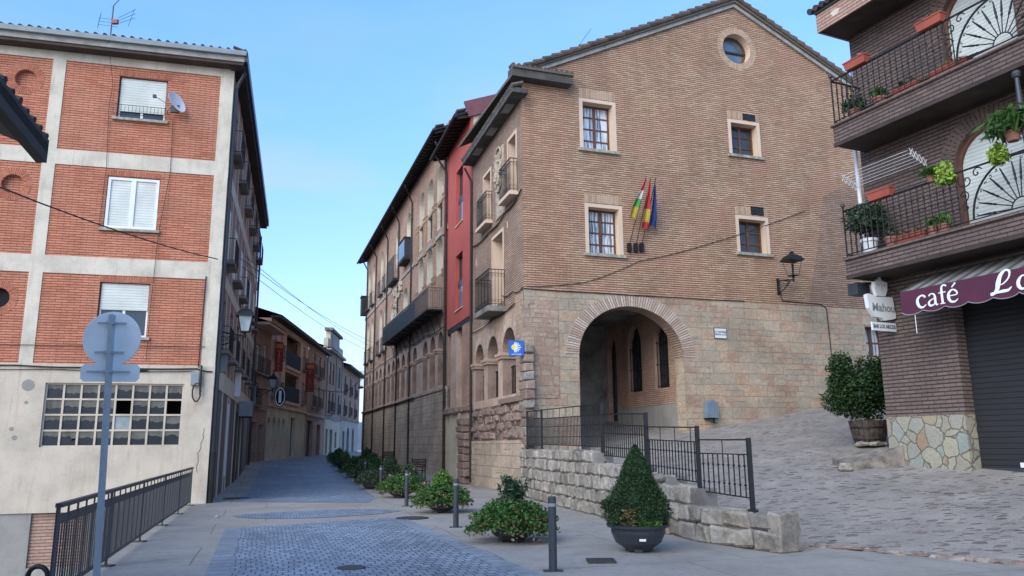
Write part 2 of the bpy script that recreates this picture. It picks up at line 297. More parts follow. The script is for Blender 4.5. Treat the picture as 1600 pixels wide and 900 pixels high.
M['sign_yellow'] = plain('yellow_sign_paint', (.80, .52, .06), .5, var=.04)
M['banner'] = plain('dark_red_banner', (.20, .022, .02), .8)
M['banner_orange'] = plain('orange_banner_print', (.62, .17, .05), .8)
for nme, cc in (('flag_red', (.42, .035, .03)), ('flag_white', (.48, .48, .46)), ('flag_green', (.06, .30, .06)), ('flag_yellow', (.50, .36, .06)), ('flag_blue', (.02, .04, .16))):
    M[nme] = plain(nme, cc, .85, var=.06)
M['lamp_glass'] = glass('pale_lantern_glass', (.35, .40, .42), .2, .5)
M['bin'] = plain('blue_grey_bin_steel', (.20, .28, .33), .5, .3)
M['cable'] = plain('black_cable', (.012, .012, .013), .7, var=0)
M['grey_box'] = plain('grey_plastic_box', (.22, .25, .25), .6)
M['metal_lid'] = plain('cast_iron_lid', (.06, .055, .05), .6, .4, var=.3, vscale=14)
M['low_stone'] = plain('worn_wall_stone', (.20, .175, .145), .95, var=.4, vscale=4, bmp=.5)
M['crazy'] = cells('crazy_paving', [(.30, .31, .25), (.38, .35, .25), (.27, .30, .27), (.36, .27, .16), (.30, .31, .27), (.33, .21, .12)], (.20, .175, .13), scale=2.7, asp=.8, thr=.028, dis=.16, bmp=.8, dist=.02)
def cobble_mat():
    m, t, n, b = newmat('cobbles_in_mortar'); c = coords(t); o = c.outputs['Object']
    mpn = nd(t, 'ShaderNodeMapping'); mpn.inputs['Rotation'].default_value = (0, 0, R(25)); mpn.inputs['Scale'].default_value = (.75, 1.1, 1); L(t, o, mpn.inputs[0]); v = distort(t, mpn.outputs[0], .10, 5)
    vc = nd(t, 'ShaderNodeTexVoronoi', feature='F1'); vc.inputs['Scale'].default_value = 5.2; vc.inputs['Randomness'].default_value = .85; L(t, v, vc.inputs['Vector'])
    sp = nd(t, 'ShaderNodeSeparateColor'); L(t, vc.outputs['Color'], sp.inputs[0])
    rr = nd(t, 'ShaderNodeMath', operation='MULTIPLY_ADD'); L(t, sp.outputs[1], rr.inputs[0]); rr.inputs[1].default_value = -.30; L(t, vc.outputs['Distance'], rr.inputs[2])
    mask = ramp(t, rr.outputs[0], [(.10, 1), (.24, 0)])
    col = ramp(t, sp.outputs[0], [(0, (.09, .075, .072)), (.3, (.19, .145, .13)), (.55, (.26, .215, .18)), (.8, (.14, .13, .13)), (1, (.33, .26, .21))])
    nm = noise(t, o, 1.1, 6, .7); mo = ramp(t, nm.outputs[0], [(.3, (.215, .195, .17)), (.55, (.30, .272, .235)), (.75, (.37, .335, .285))])
    vis = ramp(t, noise(t, o, .8, 4).outputs[0], [(.35, .35), (.6, .95)]); mk = nd(t, 'ShaderNodeMath', operation='MULTIPLY'); L(t, mask, mk.inputs[0]); L(t, vis, mk.inputs[1])
    col = mixc(t, mk.outputs[0], mo, col)
    nf = noise(t, o, 22, 5, .75); col = mixc(t, 1.0, col, ramp(t, nf.outputs[0], [(.3, .72), (.72, 1.2)]), 'MULTIPLY')
    L(t, col, b.inputs['Base Color']); b.inputs['Roughness'].default_value = .78
    ad = nd(t, 'ShaderNodeMath', operation='MULTIPLY_ADD'); L(t, nf.outputs[0], ad.inputs[0]); ad.inputs[1].default_value = .3; L(t, mask, ad.inputs[2]); bump(t, b, ad.outputs[0], .9, .035); return m
M['cobble'] = cobble_mat()
def ground_conc():
    m, t, n, b = newmat('washed_concrete'); c = coords(t); o = c.outputs['Object']
    n1 = noise(t, o, .55, 7, .65); n2 = noise(t, o, 95, 3, .6); n3 = noise(t, o, 9, 5, .7)
    col = ramp(t, n1.outputs[0], [(.3, (.26, .24, .21)), (.55, (.345, .32, .28)), (.75, (.40, .37, .32))])
    col = mixc(t, 1.0, col, ramp(t, n2.outputs[0], [(.36, .62), (.64, 1.25)]), 'MULTIPLY')
    col = mixc(t, 1.0, col, ramp(t, n3.outputs[0], [(.3, .86), (.7, 1.08)]), 'MULTIPLY')
    # slab joints and old stains
    mpn = nd(t, 'ShaderNodeMapping'); mpn.inputs['Rotation'].default_value = (0, 0, R(-17)); L(t, distort(t, o, .12, .8), mpn.inputs[0])
    bt = nd(t, 'ShaderNodeTexBrick'); bt.offset = .3
    for k, x in (('Scale', 1), ('Brick Width', 3.4), ('Row Height', 2.1), ('Mortar Size', .012), ('Mortar Smooth', .5)): bt.inputs[k].default_value = x
    L(t, mpn.outputs[0], bt.inputs['Vector'])
    col = mixc(t, bt.outputs['Fac'], col, (.12, .11, .10))
    n4 = noise(t, o, 2.1, 5, .8); col = mixc(t, ramp(t, n4.outputs[0], [(.54, 0), (.70, .6)]), col, (.15, .135, .12))
    L(t, col, b.inputs['Base Color']); b.inputs['Roughness'].default_value = .8; bump(t, b, n2.outputs[0], .5, .006); return m
M['conc_ground'] = ground_conc()
def paver_mat(name='blue_grey_pavers', bw=.15, bh=.20, rot=0, c1=(.27, .315, .37), c2=(.165, .20, .24), mo=(.04, .046, .056), offs=.5):
    m, t, n, b = newmat(name); c = coords(t); v = distort(t, c.outputs['UV'], .16, .7); v = distort(t, v, .03, 7)
    bt = nd(t, 'ShaderNodeTexBrick'); bt.offset = offs
    for k, x in (('Scale', 1), ('Brick Width', bw), ('Row Height', bh), ('Mortar Size', .010), ('Mortar Smooth', .3)): bt.inputs[k].default_value = x
    for k, x in (('Color1', c1), ('Color2', c2), ('Mortar', mo)): bt.inputs[k].default_value = rgba(x)
    L(t, v, bt.inputs['Vector']); col = bt.outputs['Color']
    n1 = noise(t, c.outputs['UV'], .35, 6, .65); col = mixc(t, 1.0, col, ramp(t, n1.outputs[0], [(.3, .72), (.7, 1.25)]), 'MULTIPLY')
    n2 = noise(t, c.outputs['UV'], 5, 6, .8); col = mixc(t, 1.0, col, ramp(t, n2.outputs[0], [(.3, .7), (.7, 1.25)]), 'MULTIPLY')
    mpn = nd(t, 'ShaderNodeMapping'); mpn.inputs['Scale'].default_value = (.5, 1.6, 1); L(t, c.outputs['UV'], mpn.inputs[0])
    n3 = noise(t, mpn.outputs[0], .8, 8, .8); col = mixc(t, ramp(t, n3.outputs[0], [(.60, 0), (.72, .6)]), col, (.34, .36, .38))
    L(t, col, b.inputs['Base Color']); b.inputs['Roughness'].default_value = .42; b.inputs['Specular IOR Level'].default_value = .5
    L(t, ramp(t, n2.outputs[0], [(.3, .35), (.7, .7)]), b.inputs['Roughness'])
    iv = nd(t, 'ShaderNodeMath', operation='SUBTRACT'); iv.inputs[0].default_value = 1; L(t, bt.outputs['Fac'], iv.inputs[1])
    ad = nd(t, 'ShaderNodeMath', operation='MULTIPLY_ADD'); L(t, n2.outputs[0], ad.inputs[0]); ad.inputs[1].default_value = .5; L(t, iv.outputs[0], ad.inputs[2])
    bump(t, b, ad.outputs[0], .7, .012); return m
M['paver'] = paver_mat()
M['paver_border'] = paver_mat('paver_border', bw=.9, bh=.34, c1=(.25, .28, .315), c2=(.21, .24, .27), offs=0)
M['far_hill'] = plain('far_hill', (.10, .14, .16), 1, vscale=.01)

# ------------------------------------------------------------------ mesh builder
def arc_pts(cx, cz, r, a0, a1, n, rz=None):
    rz = rz or r
    return [(cx+r*math.cos(a0+(a1-a0)*i/n), cz+rz*math.sin(a0+(a1-a0)*i/n)) for i in range(n+1)]
def rect(s0, s1, z0, z1): return [(s0, z0), (s1, z0), (s1, z1), (s0, z1)]
def arch(s0, s1, z0, zs, n=14, rise=None, pointed=False):
    cx = (s0+s1)/2; r = (s1-s0)/2
    if pointed:
        h = rise or r*1.5; pts = [(s0, z0), (s1, z0)]
        for i in range(n//2+1):
            t = i/(n//2); pts.append((s1-(s1-cx)*(1-math.cos(t*math.pi/2)), zs+h*math.sin(t*math.pi/2)))
        for i in range(1, n//2+1):
            t = 1-i/(n//2); pts.append((s0+(cx-s0)*(1-math.cos(t*math.pi/2)), zs+h*math.sin(t*math.pi/2)))
        return pts
    return [(s0, z0), (s1, z0)] + arc_pts(cx, zs, r, 0, math.pi, n, rise)
def circle(cx, cz, r, n=24, rz=None): return arc_pts(cx, cz, r, 0, 2*math.pi, n, rz)[:-1]

class Frame:
    """facade frame: s along, o outward, z up"""
    def __init__(f, x, y, az, sgn): f.x, f.y, f.az, f.sgn = x, y, az, sgn
    def w(f, s, o, z):
        a = R(f.az); ly = -o*f.sgn
        return Vector((f.x+s*math.sin(a)-ly*math.cos(a), f.y+s*math.cos(a)+ly*math.sin(a), z))
    def mat(f): return Matrix.Translation((f.x, f.y, 0)) @ Matrix.Rotation(R(90-f.az), 4, 'Z')
    def up(f): return f.mat().to_3x3()
class MB:
    def __init__(s): s.v = []; s.f = []; s.m = []; s.mats = []
    def mi(s, m):
        m = M[m] if isinstance(m, str) else m
        if m not in s.mats: s.mats.append(m)
        return s.mats.index(m)
    def add(s, vs, fs, m):
        b = len(s.v); s.v += [tuple(v) for v in vs]; k = s.mi(m)
        for f in fs: s.f.append([i+b for i in f]); s.m.append(k)
        return s
    def box(s, a0, a1, b0, b1, c0, c1, m):
        return s.add([(a0, b0, c0), (a1, b0, c0), (a1, b1, c0), (a0, b1, c0), (a0, b0, c1), (a1, b0, c1), (a1, b1, c1), (a0, b1, c1)],
                     [(0, 3, 2, 1), (4, 5, 6, 7), (0, 1, 5, 4), (1, 2, 6, 5), (2, 3, 7, 6), (3, 0, 4, 7)], m)
    def obox(s, p, q, w_, h, m, upv=(0, 0, 1)):
        """bar between points p and q, width w_ and height h"""
        p, q = Vector(p), Vector(q); d = (q-p).normalized(); u = Vector(upv)
        if abs(d.dot(u)) > .99: u = Vector((1, 0, 0))
        sd = d.cross(u).normalized()*w_/2; u2 = sd.cross(d).normalized()*h/2
        return s.add([p-sd-u2, p+sd-u2, p+sd+u2, p-sd+u2, q-sd-u2, q+sd-u2, q+sd+u2, q-sd+u2],
                     [(0, 3, 2, 1), (4, 5, 6, 7), (0, 1, 5, 4), (1, 2, 6, 5), (2, 3, 7, 6), (3, 0, 4, 7)], m)
    def tube(s, pts, r, m, seg=6, closed=False, flat=None):
        pts = [Vector(p) for p in pts]; n = len(pts); rs = r if hasattr(r, '__len__') else [r]*n
        prev = None; vs = []
        for i, p in enumerate(pts):
            d = (pts[(i+1) % n]-pts[i-1]) if closed else (pts[min(n-1, i+1)]-pts[max(0, i-1)])
            d = d.normalized() if d.length > 1e-9 else Vector((0, 0, 1))
            if prev is None:
                prev = Vector((0, 0, 1)) if abs(d.z) < .9 else Vector((1, 0, 0))
            u = (prev-d*prev.dot(d)); u = u.normalized() if u.length > 1e-6 else Vector((0, 1, 0)); prev = u; b = d.cross(u)
            for k in range(seg):
                a = 2*math.pi*k/seg; vs.append(p+(u*math.cos(a)+b*math.sin(a))*rs[i])
        fs = []
        for i in range(n if closed else n-1):
            for k in range(seg):
                j = (i+1) % n; fs.append((i*seg+k, i*seg+(k+1) % seg, j*seg+(k+1) % seg, j*seg+k))
        if not closed: fs += [tuple(range(seg))[::-1], tuple((n-1)*seg+k for k in range(seg))]
        return s.add(vs, fs, m)
    def lathe(s, prof, m, seg=20, c=(0, 0, 0)):
        vs = []; fs = []
        for r, z in prof:
            for k in range(seg):
                a = 2*math.pi*k/seg; vs.append((c[0]+r*math.cos(a), c[1]+r*math.sin(a), c[2]+z))
        for i in range(len(prof)-1):
            for k in range(seg): fs.append((i*seg+k, i*seg+(k+1) % seg, (i+1)*seg+(k+1) % seg, (i+1)*seg+k))
        return s.add(vs, fs, m)
    def plate(s, outer, holes, o, m):
        loops = [[Vector((a, b, 0)) for a, b in outer]] + [[Vector((a, b, 0)) for a, b in h] for h in holes]
        tris = tessellate_polygon(loops); flat = [(p.x, o, p.y) for l in loops for p in l]
        return s.add(flat, tris, m)
    def reveal(s, loop, o0, o1, m):
        n = len(loop); vs = [(a, o0, b) for a, b in loop]+[(a, o1, b) for a, b in loop]
        return s.add(vs, [(i, (i+1) % n, (i+1) % n+n, i+n) for i in range(n)], m)
    def prism(s, loop, o0, o1, m):
        s.plate(loop, [], o0, m); s.plate(loop, [], o1, m); return s.reveal(loop, o0, o1, m)
    def band(s, loop_o, loop_i, o0, o1, m):
        """flat ring (open) between two equal-length loops, given thickness"""
        n = len(loop_o)
        for i in range(n-1):
            a, b, c, d = loop_o[i], loop_o[i+1], loop_i[i+1], loop_i[i]; s.prism([a, b, c, d], o0, o1, m)
        return s
    def wall(s, outer, holes, o, m, depth=.3, rm=None, back=None):
        s.plate(outer, holes, o, m)
        for h in holes: s.reveal(h, o, o-depth, rm or m)
        return s
    def block(s, c, u, n, L_, D, H, m, j=.012, ch=.03):
        """rough chamfered stone: centre c, u length dir, n depth dir"""
        c, u, n = Vector(c), Vector(u), Vector(n); w_ = Vector((0, 0, 1)); vs = []; idx = {}
        for sx in (-1, 1):
            for sy in (-1, 1):
                for sz in (-1, 1):
                    jx, jy, jz = (random.uniform(-j, j) for _ in range(3))
                    for ax in range(3):
                        e = [L_/2, D/2, H/2]; k = [sx, sy, sz]
                        q = [k[i]*(e[i]-(ch if i != ax else 0)) for i in range(3)]
                        idx[(sx, sy, sz, ax)] = len(vs); vs.append(c+u*(q[0]+jx)+n*(q[1]+jy)+w_*(q[2]+jz))
        F = []
        for ax in range(3):
            o = [i for i in range(3) if i != ax]
            for sg in (-1, 1):
                f = []
                for p, q in ((-1, -1), (1, -1), (1, 1), (-1, 1)):
                    k = [0, 0, 0]; k[ax] = sg; k[o[0]] = p; k[o[1]] = q; f.append(idx[(*k, ax)])
                F.append(f)
            for p in (-1, 1):
                for q in (-1, 1):
                    k0 = [0, 0, 0]; k1 = [0, 0, 0]; k0[o[0]] = k1[o[0]] = p; k0[o[1]] = k1[o[1]] = q; k0[ax] = -1; k1[ax] = 1
                    F.append([idx[(*k0, o[0])], idx[(*k1, o[0])], idx[(*k1, o[1])], idx[(*k0, o[1])]])
        for sx in (-1, 1):
            for sy in (-1, 1):
                for sz in (-1, 1): F.append([idx[(sx, sy, sz, a)] for a in range(3)])
        return s.add(vs, F, m)
    def leaves(s, cen, size, m, asp=1.8, seed=0, up_bias=.3):
        r = np.random.default_rng(seed); n = len(cen)
        d = r.normal(size=(n, 3)); d[:, 2] += up_bias; d /= np.linalg.norm(d, axis=1)[:, None]
        e = r.normal(size=(n, 3)); e -= (e*d).sum(1)[:, None]*d; e /= np.linalg.norm(e, axis=1)[:, None]
        g = np.cross(d, e); sz = size*(.6+.8*r.random(n))[:, None]
        cen = np.asarray(cen); a = cen-e*sz*.5*asp; b = cen+g*sz*.5; c = cen+e*sz*.5*asp; q = cen-g*sz*.5
        vs = np.stack([a, b, c, q], 1).reshape(-1, 3)
        return s.add(vs.tolist(), [(4*i, 4*i+1, 4*i+2, 4*i+3) for i in range(n)], m)
    def build(s, name, parent=None, frame=None, loc=None, rz=0, smooth=False, world=False, uvrot=0):
        me = bpy.data.meshes.new(name); V = s.v
        if frame is not None: V = [(a, -o*frame.sgn, z) for a, o, z in V]
        me.from_pydata(V, [], s.f); me.update()
        for m in s.mats: me.materials.append(m)
        me.polygons.foreach_set('material_index', s.m)
        if frame is None or True:
            bm = bmesh.new(); bm.from_mesh(me); bmesh.ops.recalc_face_normals(bm, faces=bm.faces); bm.to_mesh(me); bm.free()
        # metric box-projected UVs
        nl = len(me.loops); vi = np.zeros(nl, int); me.loops.foreach_get('vertex_index', vi)
        co_ = np.array([v.co for v in me.vertices]).reshape(-1, 3); npoly = len(me.polygons)
        nr = np.zeros(npoly*3); me.polygons.foreach_get('normal', nr); nr = np.abs(nr.reshape(-1, 3)); tot = np.zeros(npoly, int); me.polygons.foreach_get('loop_total', tot)
        ax = nr.argmax(1).repeat(tot); P = co_[vi]; uv = np.where((ax == 0)[:, None], P[:, [1, 2]], np.where((ax == 1)[:, None], P[:, [0, 2]], P[:, [0, 1]]))
        lay = me.uv_layers.new(name='UVMap'); lay.data.foreach_set('uv', uv.ravel())
        if smooth: me.polygons.foreach_set('use_smooth', [True]*npoly)
        o = bpy.data.objects.new(name, me); C.objects.link(o)
        mw = frame.mat() if frame is not None else Matrix.Identity(4)
        if loc is not None: mw = Matrix.Translation(loc) @ Matrix.Rotation(rz, 4, 'Z')
        if parent is not None:
            o.parent = parent
            if frame is not None or world: o.matrix_basis = pw(parent).inverted() @ mw   # geometry given in frame / world
            elif loc is not None: o.matrix_basis = mw                                     # loc relative to the parent
        else: o.matrix_basis = mw
        return o
def pw(o): return o.matrix_basis if o.parent is None else pw(o.parent) @ o.matrix_basis
def tag(o, label, cat, group=None, kind=None):
    if label: o['label'] = label
    if cat: o['category'] = cat
    if group: o['group'] = group
    if kind: o['kind'] = kind
    return o
def thing(name, label, cat, loc=(0, 0, 0), rz=0, group=None):
    o = bpy.data.objects.new(name, None); C.objects.link(o); o.empty_display_size = .2
    o.matrix_basis = Matrix.Translation(loc) @ Matrix.Rotation(rz, 4, 'Z'); return tag(o, label, cat, group)
def copy_tree(o, parent=None):
    c = o.copy(); C.objects.link(c)
    if parent is not None: c.parent = parent; c.matrix_basis = o.matrix_basis
    for ch in list(o.children): copy_tree(ch, c)
    return c
def text_mesh(name, body, size, m, parent, mw, extrude=.004, sx=1, align='CENTER', shear=0, bold=0):
    cu = bpy.data.curves.new(name, 'FONT'); cu.body = body; cu.size = size; cu.extrude = extrude; cu.align_x = align; cu.align_y = 'CENTER'; cu.shear = shear; cu.offset = bold
    cu.resolution_u = 3
    t = bpy.data.objects.new('tmp', cu); C.objects.link(t); dg = bpy.context.evaluated_depsgraph_get()
    me = bpy.data.meshes.new_from_object(t.evaluated_get(dg)); bpy.data.objects.remove(t); me.name = name
    me.materials.clear(); me.materials.append(M[m]); o = bpy.data.objects.new(name, me); C.objects.link(o)
    mw = mw @ Matrix.Diagonal((sx, 1, 1, 1))
    if parent is not None: o.parent = parent; o.matrix_basis = pw(parent).inverted() @ mw
    else: o.matrix_basis = mw
    return o
def face_mat(fr, s, o, z):
    """matrix for text lying on a facade, readable from outside"""
    a = R(fr.az); u = Vector((math.sin(a), math.cos(a), 0)); n = Vector((math.cos(a), -math.sin(a), 0))*fr.sgn
    x = u if fr.sgn > 0 else -u; m = Matrix.Identity(4)
    for i in range(3): m[i][0] = x[i]; m[i][1] = (0, 0, 1)[i]; m[i][2] = n[i]; m[i][3] = fr.w(s, o, z)[i]
    return m

FR1 = Frame(.41, 26.7, 71.05, 1); FR2 = Frame(.41, 26.7, -16.7, -1); FD = Frame(-3.27, 39.0, -18.06, -1)
FL1 = Frame(-9.19, 24.09, 75.05, 1); FL2 = Frame(-9.19, 24.09, -15.16, 1); FC = Frame(9.716, 16.99, -24.6, -1); FB = Frame(-14.5, 43.6, -4.5, 1)

# ------------------------------------------------------------------ ground
def lerp_tab(x, tab):
    if x <= tab[0][0]: return tab[0][1]
    for (a, p), (b, q) in zip(tab, tab[1:]):
        if x <= b: return p+(q-p)*(x-a)/(b-a)
    return tab[-1][1]
def street_z(x, y):
    xr = -3.27-.326*(y-39); t = min(1, max(0, (xr-x)/10))
    zr = lerp_tab(y, [(39.5, 0), (68, .77), (90, .95)]); zl = lerp_tab(y, [(28, 0), (36.7, .25), (43, .72), (48, .9), (57, 1.0), (90, 1.05)])
    return zr+(zl-zr)*t
def plaza_z(x, y): return .17*((x-4.2)+(y-14))/1.414
RAIL0, RAIL1 = (-4.95, 8.8), (-9.36, 23.4)
def left_edge(y):
    if y < 23.4: return RAIL0[0]+(y-RAIL0[1])*(RAIL1[0]-RAIL0[0])/(RAIL1[1]-RAIL0[1])-.16
    return -9.3-.2715*(y-23.4)-(1.0 if y > 24.5 else 0)-(6 if y > 46 else 0)
def sheet(name, rows, m, zf, dz=0, uvf=None):
    """rows: list of lists of (x,y)"""
    b = MB(); vs = []; n = len(rows[0]); fs = []
    for r_ in rows:
        for x, y in r_: vs.append((x, y, zf(x, y)+dz))
    for i in range(len(rows)-1):
        for k in range(n-1): fs.append((i*n+k, i*n+k+1, (i+1)*n+k+1, (i+1)*n+k))
    b.add(vs, fs, m); o = b.build(name); o['kind'] = 'structure'
    if uvf:
        me = o.data; lay = me.uv_layers[0].data
        for l in me.loops:
            c = me.vertices[l.vertex_index].co; lay[l.index].uv = uvf(c.x, c.y)
    return o
g = MB(); g.add([(-600, -100, -2.62), (600, -100, -2.62), (600, 1200, -2.62), (-600, 1200, -2.62)], [(0, 1, 2, 3)], 'conc_ground')
o = g.build('ground'); o['kind'] = 'structure'
ys = [-8+1.2*i for i in range(26)]+[23.39, 23.41]+[24.6+1.5*i for i in range(60)]; ys.sort()
rows = []
for y in ys:
    xl = left_edge(y); xr = 4.4 if y < 13 else (4.4-(y-13)*.25 if y < 26 else 1.0-.3*(y-26)+.8)
    if y < 13.2: xr = 14
    rows.append([(xl+(xr-xl)*k/14, y) for k in range(15)])
sheet('pavement', rows, 'conc_ground', street_z)
g = MB()                                               # kerb wall that holds the pavement above the side street
for i in range(14):
    y0 = -8+31.4*i/14; y1 = -8+31.4*(i+1)/14
    g.add([(left_edge(y0), y0, .0), (left_edge(y1), y1, .0), (left_edge(y1), y1, -2.62), (left_edge(y0), y0, -2.62)], [(0, 1, 2, 3)], 'concrete')
o = g.build('pavement_edge'); o['kind'] = 'structure'
def uv_rot(ang):
    c, s_ = math.cos(ang), math.sin(ang); return lambda x, y: (x*c+y*s_, -x*s_+y*c)
def quad_rows(p00, p01, p11, p10, nx=6, ny=10):
    out_ = []
    for j in range(ny+1):
        v = j/ny; a = (p00[0]+(p10[0]-p00[0])*v, p00[1]+(p10[1]-p00[1])*v); b = (p01[0]+(p11[0]-p01[0])*v, p01[1]+(p11[1]-p01[1])*v)
        out_.append([(a[0]+(b[0]-a[0])*i/nx, a[1]+(b[1]-a[1])*i/nx) for i in range(nx+1)])
    return out_
UVR = uv_rot(R(17.5))
# near carriageway of small setts, its flat border slabs, the lens of setts in the cross band, the far carriageway
sheet('road_near', quad_rows((-1.0, 2.0), (3.1, 2.0), (-2.9, 18.9), (-5.66, 16.85)), 'paver', street_z, .008, UVR)
sheet('road_near_border_left', quad_rows((-1.28, 2.0), (-1.0, 2.0), (-5.66, 16.85), (-5.98, 16.85)), 'paver_border', street_z, .008, UVR)
sheet('road_near_border_right', quad_rows((3.1, 2.0), (3.45, 2.0), (-2.6, 18.95), (-2.9, 18.9)), 'paver_border', street_z, .008, UVR)
rows = []
for i in range(13):
    t = i/12; x = -6.9+4.0*t; yc = 19.8+1.0*t; h = 1.35*math.sin(math.pi*min(1, max(0, t)))**.6
    rows.append([(x, yc-h), (x+.02, yc), (x+.05, yc+h*.75)])
sheet('road_lens', rows, 'paver', street_z, .008, UVR)
rows = []
for i in range(30):
    y = 24.0+1.5*i; y0 = y+.5
    cx = -6.25-.283*(y-24) if y < 44 else -11.9-.20*(y-44); hw = 2.15 if y < 40 else 2.15-.03*(y-40)
    if i == 0: rows.append([(cx-hw-.2+(2*hw)*k/6, 24.6-.12*k*.9) for k in range(7)])
    else: rows.append([(cx-hw+(2*hw)*k/6, y+.9) for k in range(7)])
sheet('road_far', rows, 'paver', street_z, .008, uv_rot(R(16)))
# cobbled ramp
W_F = [(3.77, 12.95), (3.23, 13.88), (2.86, 15.15), (2.05, 18.56), (1.61, 20.3), (.76, 23.75), (.25, 26.2)]
def wall_x(y):
    if y < 12.4: return 18.2-y
    return lerp_tab(y, [(b, a) for a, b in [(4.05, 12.46)]+W_F])+.15
rows = []
for i in range(46):
    y = 8.0+i*.75
    x0 = max(18.25-y, 4.2) if y < 13.9 else (wall_x(y) if y < 26.4 else .75-.3*(y-26.7))
    if 13.0 < y < 13.9: x0 = 4.2
    rows.append([(x0+(34-x0)*(k/30)**1.3, y) for k in range(31)])
def plz(x, y):
    z = plaza_z(x, y); z = max(z, -.05)+.006
    return z+.02*math.sin(x*1.7+y*.9)*min(1, max(0, z*3))
sheet('cobbled_ramp', rows, 'cobble', plz)

# ------------------------------------------------------------------ building helpers
def window(par, fr, s0, s1, z0, z1, o, cols=2, rows=4, fm='wood_brown', pm='glass', bar=.045, fw=.07, name='window', sashgap=True):
    b = MB(); t = .05
    b.box(s0, s1, o-t, o, z0, z0+fw, fm); b.box(s0, s1, o-t, o, z1-fw, z1, fm)
    b.box(s0, s0+fw, o-t, o-.001, z0+fw, z1-fw, fm); b.box(s1-fw, s1, o-t, o-.001, z0+fw, z1-fw, fm)
    for i in range(1, cols):
        x = s0+(s1-s0)*i/cols; ww = fw*.8 if sashgap and i*2 == cols else bar/2; b.box(x-ww, x+ww, o-t, o-.002, z0+fw, z1-fw, fm)
    for j in range(1, rows):
        z = z0+(z1-z0)*j/rows; b.box(s0+fw, s1-fw, o-t, o-.004, z-bar/2, z+bar/2, fm)
    w_ = b.build(name, par, fr); p = MB(); p.box(s0+.01, s1-.01, o-t-.02, o-t+.012, z0+.01, z1-.01, pm); p.build('pane', w_, fr); return w_
def shutter_win(par, fr, s0, s1, z0, z1, o, drop=1.0, fm='white', pm='glass', name='window'):
    w_ = window(par, fr, s0, s1, z0, z1, o-.04, 2, 1, fm, pm, fw=.05, name=name)
    b = MB(); b.box(s0+.02, s1-.02, o-.035, o-.012, z1-(z1-z0)*drop, z1, 'white_shutter'); b.build('roller_shutter', w_, fr); return w_
def soldiers(fr, par, s0, s1, z0, z1, m='voussoir', wdt=.07, o=.012, name='lintel_bricks'):
    b = MB(); n = int((s1-s0)/wdt)
    for i in range(n):
        x = s0+(s1-s0)*i/n; b.box(x+.008, x+(s1-s0)/n-.008, -.05, o+random.uniform(-.004, .004), z0+random.uniform(0, .02), z1-random.uniform(0, .03), m)
    return b.build(name, par, fr)
def voussoirs(fr, par, cx, cz, r0, r1, a0, a1, n, m='voussoir', o=.015, rz=1.0, name='arch_ring', dep=.05):
    b = MB()
    for i in range(n):
        u0 = a0+(a1-a0)*(i+.13)/n; u1 = a0+(a1-a0)*(i+.87)/n; oo = o+random.uniform(-.004, .004)
        P = [(cx+r0*math.cos(u0), cz+r0*rz*math.sin(u0)), (cx+r1*math.cos(u0), cz+r1*rz*math.sin(u0)), (cx+r1*math.cos(u1), cz+r1*rz*math.sin(u1)), (cx+r0*math.cos(u1), cz+r0*rz*math.sin(u1))]
        b.prism(P, -dep, oo, m)
    return b.build(name, par, fr)
def iron_balcony(par, fr, s0, s1, z0, z1, pr, slab='concrete', bars=.11, scroll=True, m='iron', name='balcony', th=.14, dense=1):
    b = MB(); b.box(s0-.05, s1+.05, 0.003, pr+.05, z0-th, z0, slab); B = b.build(name, par, fr)
    r = MB(); h = z1-z0
    def run(p, q, n):
        p, q = Vector(p), Vector(q)
        for zz, k in ((z1, .018), (z0+.08, .012), (z1-.14, .010)):
            r.obox((p.x, p.y, zz), (q.x, q.y, zz), k*2, k*1.4, m)
        for i in range(n+1):
            c = p+(q-p)*i/max(1, n); r.tube([(c.x, c.y, z0), (c.x, c.y, z1)], .009*dense, m, 5)
            if scroll and i < n:
                d = (q-p)/max(1, n); mid = c+d*.5
                for zz, rr in ((z0+.2, .045), (z1-.22, .045)):
                    uu = d.normalized(); r.tube([mid+uu*(rr*math.cos(a))+Vector((0, 0, zz+rr*1.3*math.sin(a))) for a in [k*math.pi/4 for k in range(8)]], .006, m, 4, closed=True)
    n = max(3, int((s1-s0)/bars)); run((s0, pr, 0), (s1, pr, 0), n)
    k = max(2, int(pr/bars)); run((s0, 0.02, 0), (s0, pr, 0), k); run((s1, 0.02, 0), (s1, pr, 0), k)
    r.build('railing', B, fr); return B
def pipe(par, fr, s, o, z0, z1, r=.055, m='wood_dark', name='drainpipe', top=None):
    b = MB(); pts = [(s, o, z0), (s, o, z1)]
    if top: pts += [(s, o+.05, z1+.15), (s+top[0], top[1]-.05, z1+top[2]), (s+top[0], top[1], z1+top[2]+.1)]
    b.tube(pts, r, m, 8)
    z = z0+1.2
    while z < z1: b.tube([(s, o, z), (s, o, z+.07)], r*1.25, m, 8); z += 2.4
    return b.build(name, par, fr)
def tile_edge(par, fr, p, q, m='tile', r=.085, step=.2, ln=.45, din=(0, -1, .35), name='eave_tiles', two=False):
    """row of barrel tiles whose rounded ends show along the eave from p to q (s,o,z)"""
    b = MB(); p, q = Vector(p), Vector(q); n = max(1, int((q-p).length/step)); d = Vector(din).normalized()
    for i in range(n+1):
        c = p+(q-p)*i/n+Vector((0, 0, random.uniform(-.01, .01)))
        b.tube([c, c+d*ln*.5, c+d*ln], [r, r*.92, r*.85], m, 7)
    return b.build(name, par, fr)

